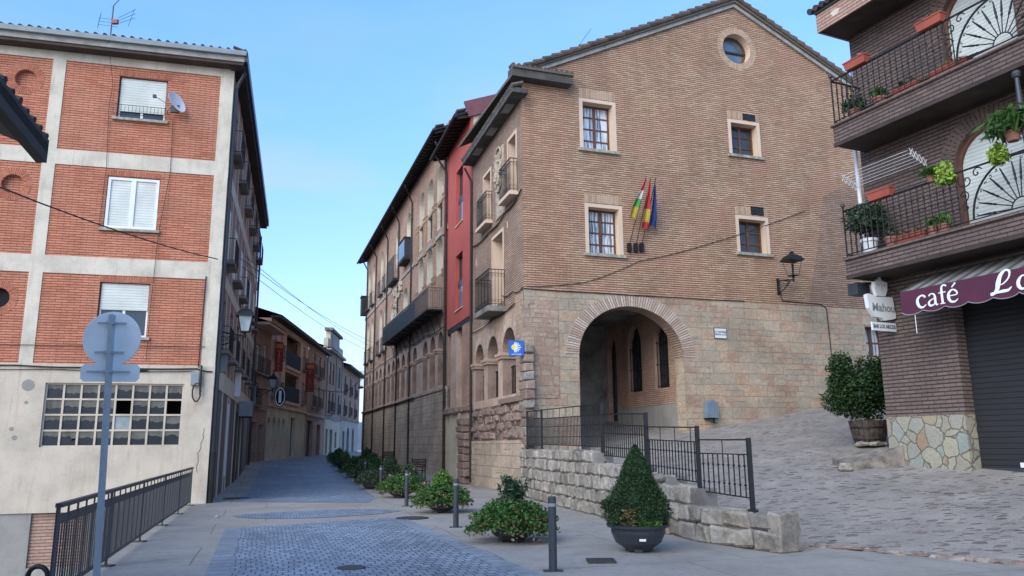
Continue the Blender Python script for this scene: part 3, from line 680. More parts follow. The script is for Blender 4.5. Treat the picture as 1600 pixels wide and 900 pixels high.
# ================================================================== ARCHED BUILDING (brick gable with portal)
AB = thing('arched_building', 'tan brick building with a big gable, round attic window and wide brick portal arch', 'building', FR1.w(0, 0, 0))
GW, GH, GAP, GZ = 18.7, 15.0, 9.4, 19.62
b = MB()
wins = [(2.42, 3.66, 12.42, 14.30), (2.54, 3.78, 8.42, 10.18), (8.93, 10.16, 12.95, 14.32), (9.0, 10.25, 8.92, 10.30)]
holes = [rect(*w_) for w_ in wins]+[circle(9.47, 17.63, .66, 28)]
b.wall([(0, 6.95), (GW, 6.95), (GW, GH), (GAP, GZ), (0, GH)], holes, 0, 'brick_tan', .38, 'cream_reveal')
b.build('brick_wall', AB, FR1)
b = MB(); b.plate([(.002, 6.97), (1.75, 6.97), (1.8, 9.2), (1.7, 11.8), (1.95, 14.0), (1.5, 14.7), (.002, 14.7)], [], .003, 'brick_newer'); b.build('newer_brick', AB, FR1)
b = MB(); b.plate([(12.0, 6.97), (GW, 6.97), (GW, 14.9), (15.9, 13.9), (14.7, 12.4), (13.2, 11.6), (12.7, 9.4)], [], .003, 'brick_old'); b.build('older_brick', AB, FR1)
# portal in the stone base
PC, PZ, PR, PRZ = 4.13, 4.75, 2.09, 1.78
b = MB()
port = [(PC-PR, 1.0), (PC+PR, 1.0)] + arc_pts(PC, PZ, PR, 0, math.pi, 28, PRZ)
port[1] = (PC+PR, 1.0)
b.wall([(0, -.2), (PC-PR-.0001, -.2), (PC-PR-.0001, 1.0)] if False else [(0, -.2), (GW, -.2), (GW, 6.95), (0, 6.95)], [port, rect(14.7, 15.7, 5.0, 6.25)], 0, 'ashlar', .62, 'ashlar')
b.build('stone_wall', AB, FR1)
b = MB(); b.box(-.03, 1.25, -.02, .03, 3.2, 6.6, 'ashlar_rough'); b.build('corner_stone', AB, FR1)
voussoirs(FR1, AB, PC, PZ, PR, PR+.50, 0, math.pi, 74, rz=PRZ/PR+.01)
b = MB(); lo_ = arc_pts(PC, PZ, PR+.49, 0, math.pi, 40, (PR+.49)*(PRZ/PR+.01)); li = arc_pts(PC, PZ, PR+.002, 0, math.pi, 40, (PR+.002)*PRZ/PR); b.band(lo_, li, -.01, .005, 'mortar_dark'); b.build('arch_mortar', AB, FR1)
# brick soffit of the arch
b = MB()
lp = arc_pts(PC, PZ, PR-.012, 0, math.pi, 28, PRZ-.012); n = len(lp)
b.add([(a, .01, z) for a, z in lp]+[(a, -.62, z) for a, z in lp], [(i, i+1, i+1+n, i+n) for i in range(n-1)], 'brick_side'); b.build('arch_soffit', AB, FR1)
# windows of the gable
for i, (s0, s1, z0, z1) in enumerate(wins):
    b = MB(); f = .14
    b.band(rect(s0-f, s1+f, z0-.0, z1+f)+[(s0-f, z0)], rect(s0, s1, z0+.0001, z1)+[(s0, z0+.0001)], -.02, .012, 'cream_reveal')
    sur = b.build('window_surround', AB, FR1)
    w_ = window(AB, FR1, s0, s1, z0, z1, -.33, 2, 4 if i < 2 else 3, pm='glass_curtain' if i < 2 else 'glass')
    b = MB(); b.box(s0-f-.08, s1+f+.08, -.3, .10, z0-.10, z0+.01, 'sill'); b.build('sill', w_, FR1)
    soldiers(FR1, AB, s0-f, s1+f, z1+f+.02, z1+f+.38, 'voussoir_tan', o=.006)
w_ = MB(); w_.band(circle(9.47, 17.63, .66, 24)+[circle(9.47, 17.63, .66, 24)[0]], circle(9.47, 17.63, .56, 24)+[circle(9.47, 17.63, .56, 24)[0]], -.40, -.33, 'wood_brown')
w_.box(8.85, 10.09, -.39, -.32, 17.55, 17.63, 'wood_dark'); wo = w_.build('round_window', AB, FR1)
p = MB(); p.plate(circle(9.47, 17.63, .6, 24), [], -.37, 'glass_sky'); p.build('pane', wo, FR1)
voussoirs(FR1, AB, 9.47, 17.63, .665, .93, 0, 2*math.pi, 60, m='voussoir_tan', o=.004)
window(AB, FR1, 14.7, 15.7, 5.0, 6.25, -.3, 2, 2, pm='glass_curtain', fw=.09)
for (s0, s1, z0, z1) in ((9.52, 10.12, 14.50, 14.78), (9.6, 10.2, 10.50, 10.86)):
    b = MB(); b.box(s0, s1, -.02, .02, z0, z1, 'black')
    for k in range(6): b.box(s0+.02, s1-.02, .02, .035, z0+.02+k*.045, z0+.04+k*.045, 'iron_grey')
    b.build('vent_grille', AB, FR1)
# side wall on the street with its arcade
b = MB()
sw = [(.80, 1.80, 10.6, 13.05), (4.42, 5.52, 10.6, 12.85), (2.62, 4.12, 6.98, 9.75)]
holes = [rect(*w_) for w_ in sw]+[rect(1.9, 2.05, 9.7, 10.0), rect(6.7, 6.9, 9.3, 9.65)]
b.wall([(0, 6.5), (7.48, 6.5), (7.48, 14.05), (0, 14.4)], holes, 0, 'brick_side', .45, 'cream_reveal')
b.build('brick_wall', AB, FR2)
arcs = [(1.0, 2.75, 5.0), (3.35, 4.95, 5.05), (5.5, 6.95, 5.05)]
b = MB(); b.wall([(0, 3.12), (7.48, 3.12), (7.48, 6.5), (0, 6.5)], [arch(a, c, 3.42, z, 14) for a, c, z in arcs], -.006, 'arc_stone', .6, 'arc_stone_shaded'); b.build('arcade_wall', AB, FR2)
b = MB(); b.wall([(0.03, 3.3), (.97, 3.3), (.97, 6.9), (0.03, 6.9)], [], .015, 'ashlar_rough', 0); b.build('corner_stone', AB, FR2)
for a, c, z in arcs: voussoirs(FR2, AB, (a+c)/2, z, (c-a)/2+.01, (c-a)/2+.30, 0, math.pi, 26, m='voussoir', o=.012)
for x0, x1 in ((2.70, 3.40), (4.90, 5.55), (6.90, 7.45)):
    b = MB(); b.box(x0-.04, x1+.04, -.6, .07, 4.82, 4.92, 'arc_stone'); b.box(x0-.08, x1+.08, -.62, .11, 4.92, 5.04, 'arc_stone'); b.build('capital', AB, FR2)
b = MB(); b.plate([(0, 1.8), (7.5, 1.8), (7.5, 3.12), (0, 3.12)], [], .0, 'rubble')
for i in range(74):
    s = random.uniform(.15, 7.2); z = 1.9+.3*random.randint(0, 3)+random.uniform(-.03, .03)
    b.block((s, -.03, z+.1), (1, 0, 0), (0, 1, 0), random.uniform(.3, .6), random.uniform(.16, .28), random.uniform(.2, .29), 'red_block', .03, .05)
b.build('rubble_wall', AB, FR2)
b = MB(); b.box(-.02, 7.5, -.3, .06, -.3, 1.8, 'ashlar_grey'); b.build('base_wall', AB, FR2)
b = MB()
for i in range(16):                                       # rough corner quoins
    b.block((.05+random.uniform(-.03, .05), -.10, .2+i*.31), (1, 0, 0), (0, 1, 0), random.uniform(.5, .9), .34, .30, 'red_block' if i % 3 else 'stone_block', .02, .04)
b.build('corner_blocks', AB, FR2)
b = MB(); b.box(0, 2.9, -.3, .13, 3.12, 3.3, 'red_block'); b.build('string_course', AB, FR2)
for i, (s0, s1, z0, z1) in enumerate(sw):
    f = .13; b = MB(); b.band(rect(s0-f, s1+f, z0, z1+f)+[(s0-f, z0)], rect(s0, s1, z0+.0001, z1)+[(s0, z0+.0001)], -.02, .012, 'cream_reveal'); b.build('window_surround', AB, FR2)
    window(AB, FR2, s0, s1, z0, z1, -.42, 2, 5)
iron_balcony(AB, FR2, .62, 2.06, 10.72, 11.98, .28, 'cream_reveal')
iron_balcony(AB, FR2, 4.15, 5.75, 10.62, 11.84, .25, 'cream_reveal')
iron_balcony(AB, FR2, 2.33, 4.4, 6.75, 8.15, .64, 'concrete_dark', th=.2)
# coat of arms between the upper windows
b = MB(); b.box(2.35, 3.45, 0, .05, 10.4, 13.2, 'coat')
random.seed(11)
for i in range(46):
    a = random.uniform(0, 6.28); rr = random.uniform(.05, .5); cx, cz = 2.9+rr*math.cos(a)*.9, 12.3+rr*math.sin(a)*1.2
    b.block((cx, .06, cz), (1, 0, 0), (0, 1, 0), random.uniform(.1, .28), random.uniform(.1, .28), random.uniform(.08, .3), 'coat', .03, .03)
for cz in (12.95, 12.4, 11.7):
    b.tube([(2.9+.38*math.cos(t), .1, cz+.28*math.sin(t)) for t in [k*.5 for k in range(12)]], .05, 'coat', 6)
b.build('coat_of_arms', AB, FR2)
# cornice, roof
b = MB()
b.box(-.45, 7.45, -.1, .50, 14.08, 14.26, 'eave_dark')
for s_ in range(3): b.box(.6+s_*2.3, 1.4+s_*2.3, .1, .40, 14.06, 14.085, 'concrete')
b.build('eave_slab', AB, FR2)
b = MB(); b.box(-.5, 1.85, -.1, .42, 14.72, 15.02, 'eave_dark'); b.box(-.5, 1.9, -.1, .48, 15.02, 15.10, 'tile'); b.build('eave_return', AB, FR1)
tile_edge(AB, FR2, (-.45, .52, 14.33), (7.5, .52, 14.33))
tile_edge(AB, FR1, (-.45, .42, 15.14), (1.85, .42, 15.14), din=(0, -1, .2), ln=.4)
b = MB()
for (sa, za, sb, zb) in ((-.42, 14.98, GAP, GZ+.14), (GAP, GZ+.14, 19.2, 15.0)):
    b.add([(sa, .18, za), (sb, .18, zb), (sb, -7.3, zb), (sa, -7.3, za), (sa, .18, za-.12), (sb, .18, zb-.12), (sb, -7.3, zb-.12), (sa, -7.3, za-.12)],
          [(0, 1, 2, 3), (4, 7, 6, 5), (0, 4, 5, 1), (1, 5, 6, 2), (2, 6, 7, 3), (3, 7, 4, 0)], 'tile')
b.build('roof', AB, FR1)
b = MB()
for (sa, za, sb, zb) in ((.2, 15.16, GAP, GZ+.02), (GAP, GZ+.02, 18.95, 15.0)):
    b.add([(sa, .10, za-.17), (sb, .10, zb-.17), (sb, .10, zb), (sa, .10, za), (sa, -.02, za-.17), (sb, -.02, zb-.17)], [(0, 1, 2, 3), (0, 4, 5, 1)], 'concrete')
b.build('verge_board', AB, FR1)
b = MB()
for (sa, za, sb, zb) in ((-.3, 15.06, GAP, GZ+.22), (19.0, 15.1, GAP, GZ+.22)):
    n = 26
    for i in range(n):
        t0, t1 = i/n, (i+1.12)/n; x0, x1 = sa+(sb-sa)*t0, sa+(sb-sa)*t1; z0, z1 = za+(zb-za)*t0, za+(zb-za)*t1
        b.tube([(x0, .16, z0+.05), (x1, .16, z1)], [.13, .10], 'tile', 8)
b.build('verge_tiles', AB, FR1)
b = MB(); b.box(.8, GW, -7.4, -7.2, -.3, GH, 'brick_side'); b.box(GW-.2, GW, -7.4, -.01, -.3, GH, 'brick_side'); b.build('rear_wall', AB, FR1)
# porch inside: ceiling, floor level follows the ramp, inner wall with pointed windows, far wall
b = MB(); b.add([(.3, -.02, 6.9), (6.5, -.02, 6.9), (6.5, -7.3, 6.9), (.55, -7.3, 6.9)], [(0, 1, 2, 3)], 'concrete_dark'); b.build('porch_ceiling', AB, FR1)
# inner wall frame starts at gable s=6.25 and runs parallel to the street wall
pi_ = FR1.w(6.25, 0, 0); FI = Frame(pi_.x, pi_.y, -16.7, -1)
b = MB(); iw = [(1.22, 2.38, 3.75, 5.55), (3.55, 4.85, 3.75, 5.6), (6.05, 7.0, 1.9, 5.5)]
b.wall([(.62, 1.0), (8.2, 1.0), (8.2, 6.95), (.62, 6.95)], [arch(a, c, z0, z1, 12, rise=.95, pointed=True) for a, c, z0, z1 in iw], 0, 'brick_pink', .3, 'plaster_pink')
b.build('porch_wall', AB, FI)
b = MB(); b.box(.62, 6.0, -.01, .03, 1.0, 3.1, 'grey_plaster'); b.build('porch_plinth', AB, FI)
for i, (a, c, z0, z1) in enumerate(iw):
    window(AB, FI, a, c, z0, z1+.95, -.22, 4 if i < 2 else 2, 5, fm='wood_dark', pm='glass', name='window' if i < 2 else 'door')
    if i < 2:
        b = MB()
        for k in range(5): b.obox((a+.1+(c-a-.2)*k/4, -.08, z0), (a+.1+(c-a-.2)*k/4, -.08, z1+.1), .02, .02, 'iron')
        for k in range(3): b.obox((a, -.08, z0+.1+k*.85), (c, -.08, z0+.1+k*.85), .025, .025, 'iron')
        b.build('window_grille', AB, FI)
b = MB(); b.plate(rect(.6, 6.6, 1.0, 6.95), [], -7.15, 'concrete_dark'); b.build('porch_end_wall', AB, FR1)
for a, c, z in arcs:                                       # railings inside the arcade openings
    b = MB()
    for k in range(9): b.obox((a+.1+(c-a-.2)*k/8, -.35, 3.42), (a+.1+(c-a-.2)*k/8, -.35, 4.55), .03, .03, 'iron')
    for zz in (3.5, 4.5): b.obox((a, -.35, zz), (c, -.35, zz), .04, .04, 'iron')
    b.build('arcade_railing', AB, FR2)
pipe(AB, FR2, 7.42, .09, .1, 13.3, top=(0, .40, .55))

# ================================================================== RED INFILL BUILDING
RBd = thing('red_building', 'narrow red rendered building squeezed between two brick ones', 'building', FR2.w(7.5, 0, 0))
b = MB(); rw = [(9.48, 10.95, 12.15, 14.95), (9.48, 10.95, 7.95, 10.65)]
b.wall([(7.52, 7.3), (13.05, 7.3), (13.05, 16.9), (7.52, 16.9)], [rect(*w_) for w_ in rw], .0, 'red_render', .22, 'red_render'); b.build('wall', RBd, FR2)
for s0, s1, z0, z1 in rw:
    wn = window(RBd, FR2, s0, s1, z0, z1, -.18, 1, 1, fm='iron_grey', pm='glass'); zz = z0+1.15
    b = MB(); b.box(s0+.05, s1-.05, -.17, -.14, z0+.05, zz, 'glass_sky'); b.box(s0, s1, -.18, -.12, zz, zz+.3, 'iron_grey'); b.build('lower_pane', wn, FR2)
    b = MB(); b.box(s0-.06, s1+.06, -.02, .05, z0-.05, z0, 'cream_low'); b.build('sill', wn, FR2)
b = MB(); b.box(7.5, 13.05, -1.0, -.02, 7.05, 7.3, 'wood_dark'); b.plate(rect(7.52, 13.05, 2.9, 7.1), [rect(8.0, 10.5, 3.4, 7.05), rect(10.75, 12.6, 3.4, 7.05)], -.9, 'plaster_pink'); b.build('recess_wall', RBd, FR2)
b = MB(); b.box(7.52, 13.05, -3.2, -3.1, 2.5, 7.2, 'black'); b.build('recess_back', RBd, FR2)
b = MB(); b.box(8.05, 9.5, -.45, .0, 3.35, 7.05, 'brick_pink'); b.build('brick_pillar', RBd, FR2)
b = MB(); b.box(10.9, 12.2, -.45, -.05, 3.3, 7.1, 'arc_stone'); b.build('stone_pillar', RBd, FR2)
b = MB(); b.box(7.52, 13.05, -.35, -.01, -.3, 3.1, 'pale_low'); b.build('base_wall', RBd, FR2)
b = MB()
for i in range(9):
    b.block((8.3+random.uniform(-.08, .08)+(.25 if i > 6 else 0), .12, .16+i*.31), (1, 0, 0), (0, 1, 0), random.uniform(1.0, 1.5), .45, .31, 'red_block', .03, .05)
for i in range(22): b.block((random.uniform(7.7, 13), -.05, 3.22), (1, 0, 0), (0, 1, 0), random.uniform(.3, .6), .4, .28, 'red_block', .03, .05)
b.build('rough_blocks', RBd, FR2)
b = MB()
for k in range(8): b.obox((9.75+k*.14, -.4, 3.4), (9.75+k*.14, -.4, 4.6), .03, .03, 'iron')
b.obox((9.6, -.4, 4.6), (10.9, -.4, 4.6), .05, .05, 'iron'); b.build('railing', RBd, FR2)
b = MB(); b.add([(7.8, .72, 16.72), (13.7, .72, 16.72), (13.7, -5, 18.9), (7.8, -5, 18.9), (7.8, .72, 16.6), (13.7, .72, 16.6), (13.7, -5, 18.78), (7.8, -5, 18.78)], [(0, 1, 2, 3), (4, 7, 6, 5), (0, 4, 5, 1), (1, 5, 6, 2), (2, 6, 7, 3), (3, 7, 4, 0)], 'wood_dark')
for i in range(14): b.obox((7.9+i*.44, 0, 16.72), (7.9+i*.44, .68, 16.55), .1, .14, 'wood_dark')
b.build('eave', RBd, FR2)
b = MB(); b.tube([(7.75, .78, 16.6), (13.7, .78, 16.6)], .09, 'wood_dark', 8); b.build('gutter', RBd, FR2)
tile_edge(RBd, FR2, (7.8, .7, 16.83), (13.7, .7, 16.83), 'tile_dark')
b = MB(); b.plate([(7.0, 13.5), (7.0, 18.2)], [], 0, 'cream_low') if False else b.add([(7.56, 0, 14), (7.56, -6.5, 14), (7.56, -6.5, 18.95), (7.56, 0, 16.75)], [(0, 1, 2, 3)], 'cream_low'); b.build('party_wall', RBd, FR2)
b = MB(); b.obox((7.5, .3, 16.85), (7.5, -6.5, 19.35), .14, .75, 'maroon'); b.build('coping', RBd, FR2)
pipe(RBd, FR2, 12.9, .10, .1, 15.6, top=(-.0, .7, .9))

# ================================================================== LONG ARCADED BUILDING
LB = thing('arcaded_building', 'long brick building with ground arcade, deep dark eave and a long iron balcony', 'building', FD.w(0, 0, 0))
LZ = 18.6
top_ar = [(1.2, 2.75), (3.7, 5.3), (6.2, 7.7)]
holes = []
for a, c in top_ar: holes.append(arch(a, c, 14.75, 15.9, 12, rise=.85)); holes.append(rect(a+.1, c-.1, 13.15, 14.55))
for a, c in top_ar: holes.append(arch(a, c, 10.6, 11.8, 12, rise=.85))
dw = [(10.6, 12.0, 13.9, 16.0), (14.9, 16.2, 13.9, 16.0), (11.2, 12.8, 8.95, 11.0), (16.6, 17.8, 8.95, 11.0)]
holes += [arch(a, c, z0, z1, 10) for a, c, z0, z1 in dw]
far_s = [19.6, 22.0, 26.6, 29.2]
for s in far_s: holes += [arch(s, s+1.35, 13.3, 16.0, 10, rise=.8), arch(s, s+1.35, 8.6, 11.3, 10, rise=.8)]
b = MB(); b.wall([(0, 7.9), (32, 7.9), (32, LZ), (0, LZ)], holes, 0, 'brick_pink', .4, 'cream_band'); b.build('wall', LB, FD)
aw = [(.9+1.95*i, 2.2+1.95*i) for i in range(3)]+[(7.9+i*1.95, 9.15+i*1.95) for i in range(12)]
aw = [a for a in aw if a[1] < 31.5]
b = MB(); b.wall([(0, 4.5), (32, 4.5), (32, 7.9), (0, 7.9)], [arch(a, c, 4.65, 6.75, 12, rise=.7) for a, c in aw], -.01, 'arc_stone', .55, 'arc_stone_shaded'); b.build('arcade_wall', LB, FD)
for i, (a, c) in enumerate(aw):
    x0 = c-.02; x1 = (aw[i+1][0]+.02) if i+1 < len(aw) else c+.6
    if x1-x0 > 2: x1 = x0+.7
    b = MB(); b.box(x0, x1, -.5, .05, 6.42, 6.52, 'arc_stone'); b.box(x0-.05, x1+.05, -.5, .09, 6.52, 6.64, 'arc_stone'); b.build('capital', LB, FD)
for a, c in aw[:4]:
    b = MB()
    for k in range(8): b.obox((a+.08+(c-a-.16)*k/7, -.3, 4.65), (a+.08+(c-a-.16)*k/7, -.3, 5.7), .03, .03, 'iron')
    b.obox((a, -.3, 5.7), (c, -.3, 5.7), .05, .05, 'iron'); b.build('arcade_railing', LB, FD)
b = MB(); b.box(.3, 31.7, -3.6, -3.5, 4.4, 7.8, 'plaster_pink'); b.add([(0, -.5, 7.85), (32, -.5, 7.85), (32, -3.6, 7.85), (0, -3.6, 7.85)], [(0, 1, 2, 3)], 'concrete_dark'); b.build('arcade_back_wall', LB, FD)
b = MB(); b.box(0, 32, -.4, .04, -.4, 4.38, 'ashlar_grey'); b.build('base_wall', LB, FD)
b = MB(); b.box(8.6, 32, -.1, .12, 4.38, 4.52, 'arc_stone'); b.box(0, 8.6, -.1, .09, 4.38, 4.52, 'ashlar_grey'); b.build('ledge', LB, FD)
b = MB(); b.box(0, 32, 0, .06, 12.62, 12.85, 'sill'); b.build('string_course', LB, FD)
for x0, x1, z0, z1, q in ((13.1, 14.2, 11.6, 12.5, 14), (14.3, 16.4, 9.2, 12.5, 44)):
    b = MB(); b.box(x0+.1, x1-.1, 0, .04, z0, z1, 'coat')
    for i in range(q): b.block((random.uniform(x0, x1), .04, random.uniform(z0, z1)), (1, 0, 0), (0, 1, 0), random.uniform(.2, .5), random.uniform(.1, .25), random.uniform(.15, .4), 'coat', .04, .04)
    b.build('carved_crest', LB, FD)
for i, s in enumerate([*[(x, 14.75) for x, _ in top_ar], *[(x, 10.6) for x, _ in top_ar]]):
    pass
for a, c in top_ar:
    for z0, z1 in ((14.75, 16.75), (10.6, 12.65)): shutter_win(LB, FD, a, c, z0, z1, -.32, .25, pm='glass')
    b = MB(); b.box(a-.05, c+.05, -.25, -.2, 13.15, 14.55, 'wood_dark')
    for k in range(12): b.box(a+.02, c-.02, -.2, -.17, 13.2+k*.11, 13.25+k*.11, 'iron_grey')
    b.build('louvre_screen', LB, FD)
for (x0, x1) in ((.2, 1.15), (2.8, 3.65), (5.35, 6.15), (7.75, 8.5)):
    for z0 in (14.5, 10.35):
        b = MB(); b.box(x0-.05, x1+.05, -.02, .09, z0+.25, z0+.35, 'brick_tan'); b.box(x0, x1, -.02, .07, z0-2.0, z0+.25, 'brick_tan'); b.box(x0-.03, x1+.03, -.02, .10, z0-.05, z0+.02, 'brick_tan'); b.build('brick_pier', LB, FD)
for a, c, z0, z1 in dw: shutter_win(LB, FD, a, c, z0, z1+.7, -.3, .75, pm='glass_pale')
for s in far_s:
    for z0, z1 in ((13.3, 16.8), (8.6, 12.1)): shutter_win(LB, FD, s, s+1.35, z0, z1, -.28, .35, pm='glass_pale')
    for z0 in (13.3, 8.6): iron_balcony(LB, FD, s-.1, s+1.45, z0-.05, z0+1.0, .22, 'iron_grey', bars=.2, scroll=False, th=.08)
B = iron_balcony(LB, FD, .8, 15.9, 8.5, 9.62, .84, 'wood_dark', bars=.12, scroll=False, m='iron_grey', th=.06, name='long_balcony')
b = MB(); b.box(4.6, 15.9, .80, .825, 8.5, 9.5, 'iron_grey'); b.build('balcony_screen', B, FD)
for i in range(11):
    b = MB(); s = 1.4+i*1.42; pts = [(s, .02, 7.55)]+[(s, .80-.35*math.cos(t)-.3, 8.0+.42*math.sin(t)-.02) for t in [k*.35 for k in range(5)]]+[(s, .80, 8.44)]
    b.tube(pts, .022, 'iron', 5); b.tube([(s, .55+.1*math.cos(t), 8.28+.1*math.sin(t)) for t in [k*.7 for k in range(9)]], .014, 'iron', 5)
    b.obox((s, 0, 8.42), (s, .84, 8.42), .04, .05, 'iron'); b.build('bracket', B, FD)
iron_balcony(LB, FD, 14.4, 17.2, 12.95, 14.55, .42, 'wood_dark', bars=.13, scroll=False, m='iron_grey', th=.16)
b = MB(); b.box(10.2, 12.4, .003, .45, 13.45, 14.7, 'iron_grey'); b.box(10.15, 12.45, .003, .50, 14.7, 14.78, 'wood_dark'); b.box(10.15, 12.45, .003, .50, 13.3, 13.45, 'wood_dark'); mir = b.build('glazed_balcony', LB, FD)
b = MB()
for k in range(5): b.box(10.3+k*.42, 10.62+k*.42, .452, .462, 13.55, 14.62, 'glass_sky')
b.box(10.185, 10.196, .06, .4, 13.55, 14.62, 'iron_grey'); b.build('pane', mir, FD)
b = MB(); b.box(30.9, 31.9, .003, .5, 13.0, 14.6, 'wood_dark'); b.box(30.85, 31.95, .003, .56, 14.6, 14.7, 'iron'); b.build('oriel', LB, FD)
B = iron_balcony(LB, FD, 32.02, 32.9, 6.75, 8.1, .3, 'iron', bars=.2, scroll=False)
b = MB()
b.add([(.1, .74, LZ-.5), (32.6, .74, LZ-.5), (32.6, -6, LZ+2.0), (.1, -6, LZ+2.0), (.1, .74, LZ-.62), (32.6, .74, LZ-.62), (32.6, -6, LZ+1.88), (.1, -6, LZ+1.88)], [(0, 1, 2, 3), (4, 7, 6, 5), (0, 4, 5, 1), (1, 5, 6, 2), (2, 6, 7, 3), (3, 7, 4, 0)], 'wood_dark')
for i in range(66): b.obox((.3+i*.49, 0, LZ-.42), (.3+i*.49, .70, LZ-.68), .12, .15, 'wood_dark')
b.build('roof', LB, FD)
b = MB(); b.tube([(.1, .80, LZ-.6), (32.6, .80, LZ-.6)], .08, 'wood_dark', 8); b.build('gutter', LB, FD)
tile_edge(LB, FD, (.1, .7, LZ-.42), (32.5, .7, LZ-.42), 'tile_dark', step=.24)
for s in (9.7, 14.5, 19.4, 25.3, 30.6): pipe(LB, FD, s, .10, .2, 16.9, top=(-.9, .76, .75))
pipe(LB, FD, .25, .10, .1, 16.4, top=(-.0, .7, .9))
b = MB(); b.box(0, .2, -10, -.02, -.3, LZ, 'brick_pink'); b.box(31.8, 32, -10, -.02, -.3, LZ, 'brick_pink'); b.build('end_wall', LB, FD)

# ================================================================== APARTMENT BLOCK ON THE LEFT
LA = thing('apartment_block', 'four storey block of orange brick panels between cream bands above a grid window', 'building', FL1.w(0, 0, 0))
ZB = [(4.09, 6.81), (7.35, 10.23), (10.72, 13.67)]; XL = -16
cols_ = [(-5.0, -.40), (-10.2, -5.37), (-15.5, -10.57)]
holes = [rect(a, c, z0, z1) for a, c in cols_ for z0, z1 in ZB]+[rect(-4.6, -.83, 1.68, 3.53)]
b = MB(); b.wall([(XL, -.15), (0, -.15), (0, 13.95), (XL, 13.95)], holes, 0, 'cream_band', .03)
b.build('banded_wall', LA, FL1)
b = MB(); b.plate([(XL, -.15), (0, -.15), (0, 4.08), (XL, 4.08)], [rect(-4.6, -.83, 1.68, 3.53)], .006, 'cream_wall'); b.reveal(rect(-4.6, -.83, 1.68, 3.53), .006, -.14, 'cream_wall'); b.build('plaster_wall', LA, FL1)
lw = [(-3.44, -2.0, 11.92, 13.34), (-3.50, -1.98, 8.29, 9.97), (-3.43, -2.01, 4.93, 6.60)]
b = MB(); ocs = [(-6.08, 12.93), (-6.09, 9.50), (-6.1, 6.0)]
b.wall([(XL, 4.0), (-.2, 4.0), (-.2, 13.8), (XL, 13.8)], [rect(*w_) for w_ in lw]+[circle(x, z, .30, 24) for x, z in ocs], -.022, 'brick_red', .2)
b.build('brick_panels', LA, FL1)
for i, (x, z) in enumerate(ocs):
    b = MB(); b.plate(circle(x, z, .31, 24), [], -.18, 'brick_red' if i < 2 else 'black'); b.build('round_niche', LA, FL1)
    voussoirs(FL1, LA, x, z, .305, .52, 0, 2*math.pi, 44, m='voussoir_red', o=-.012, dep=.03)
for i, (s0, s1, z0, z1) in enumerate(lw):
    wn = shutter_win(LA, FL1, s0+.03, s1-.03, z0+.02, z1-.03, -.10, (.82, .80, .50)[i]) if i != 1 else window(LA, FL1, s0+.02, s1-.02, z0+.02, z1-.02, -.04, 2, 1, 'white', 'white_shutter', fw=.085)
    b = MB(); b.box(s0-.10, s1+.10, -.02, .09, z0-.09, z0-.01, 'sill'); b.build('sill', wn, FL1)
    soldiers(FL1, LA, s0-.05, s1+.1, z1+.01, z1+.21, 'voussoir_red', o=-.012)
    if i == 0:
        b = MB()
        for zz in (12.0, 12.32): b.obox((s0-.06, .10, zz), (s1+.04, .10, zz), .014, .014, 'iron')
        for k in range(15): b.obox((s0-.06+k*.108, .10, 12.0), (s0-.06+k*.108, .10, 12.32), .01, .01, 'iron')
        b.build('window_guard', wn, FL1)
# grid window with one missing and one broken pane
gw = MB(); G0, G1, H0, H1 = -4.58, -.85, 1.70, 3.51
for i in range(9):
    x = G0+(G1-G0)*i/8; gw.box(x-.028, x+.028, -.13, -.06, H0, H1, 'cream_wall')
for j in range(5):
    z = H0+(H1-H0)*j/4; gw.box(G0, G1, -.13, -.058, z-.026, z+.026, 'cream_wall')
GW_ = gw.build('grid_window', LA, FL1)
for i in range(8):
    for j in range(4):
        x0, x1 = G0+(G1-G0)*i/8+.02, G0+(G1-G0)*(i+1)/8-.02; z0, z1 = H0+(H1-H0)*j/4+.02, H0+(H1-H0)*(j+1)/4-.02
        if (i, j) in ((4, 2), (7, 2)): continue
        p = MB()
        if (i, j) == (1, 0): p.plate([(x0, z0), (x1, z0), (x1, z0+.18), (x1-.14, z0+.12), (x1-.10, z0+.2), (x1-.24, z0+.26), (x1-.06, z1), (x0, z1)], [], -.10, 'glass_dirty')
        else: p.plate([(x0, z0), (x1, z0), (x1, z1), (x0, z1)], [], -.10+random.uniform(-.006, .006), 'glass_pale' if (i, j) == (4, 1) else 'glass_dirty')
        if (i, j) != (4, 1):
            hh = random.uniform(.30, .62)*(z1-z0); k = 7; low = [(x1-(x1-x0)*q/k, z1-hh+random.uniform(-.035, .035)) for q in range(k+1)]
            p.plate([(x0, z1)]+[(x1, z1)][:1]+low, [], -.088, 'pane_dust')
        p.build('pane', GW_, FL1)
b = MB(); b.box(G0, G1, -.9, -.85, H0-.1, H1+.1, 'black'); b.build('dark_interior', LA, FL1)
b = MB(); b.box(XL, -4.62, -.3, -.05, -2.7, -.15, 'grey_plaster'); b.box(-3.1, .0, -.3, -.05, -2.7, -.15, 'grey_plaster'); b.box(-4.62, -3.1, -.3, -.12, -1.65, -.15, 'brick_far'); b.box(-4.62, -3.1, -.3, -.06, -2.7, -1.65, 'concrete'); b.build('basement_wall', LA, FL1)
# crack in the plaster and holes
b = MB(); pts = [(-.28, .008, .9)]; z = .9
random.seed(4)
while z < 2.2: z += random.uniform(.05, .12); pts.append((pts[-1][0]+random.uniform(-.03, .055), .008, z))
b.tube(pts, .007, 'black', 4); b.build('crack', LA, FL1)
for (x, z, r) in ((-5.05, 2.95, .05), (-5.35, 2.2, .06), (-5.05, 3.45, .17), (-5.25, 1.95, .07)):
    b = MB(); b.prism(circle(x, z, r, 12), .0, .012, 'grey_plaster'); b.build('plaster_patch', LA, FL1)
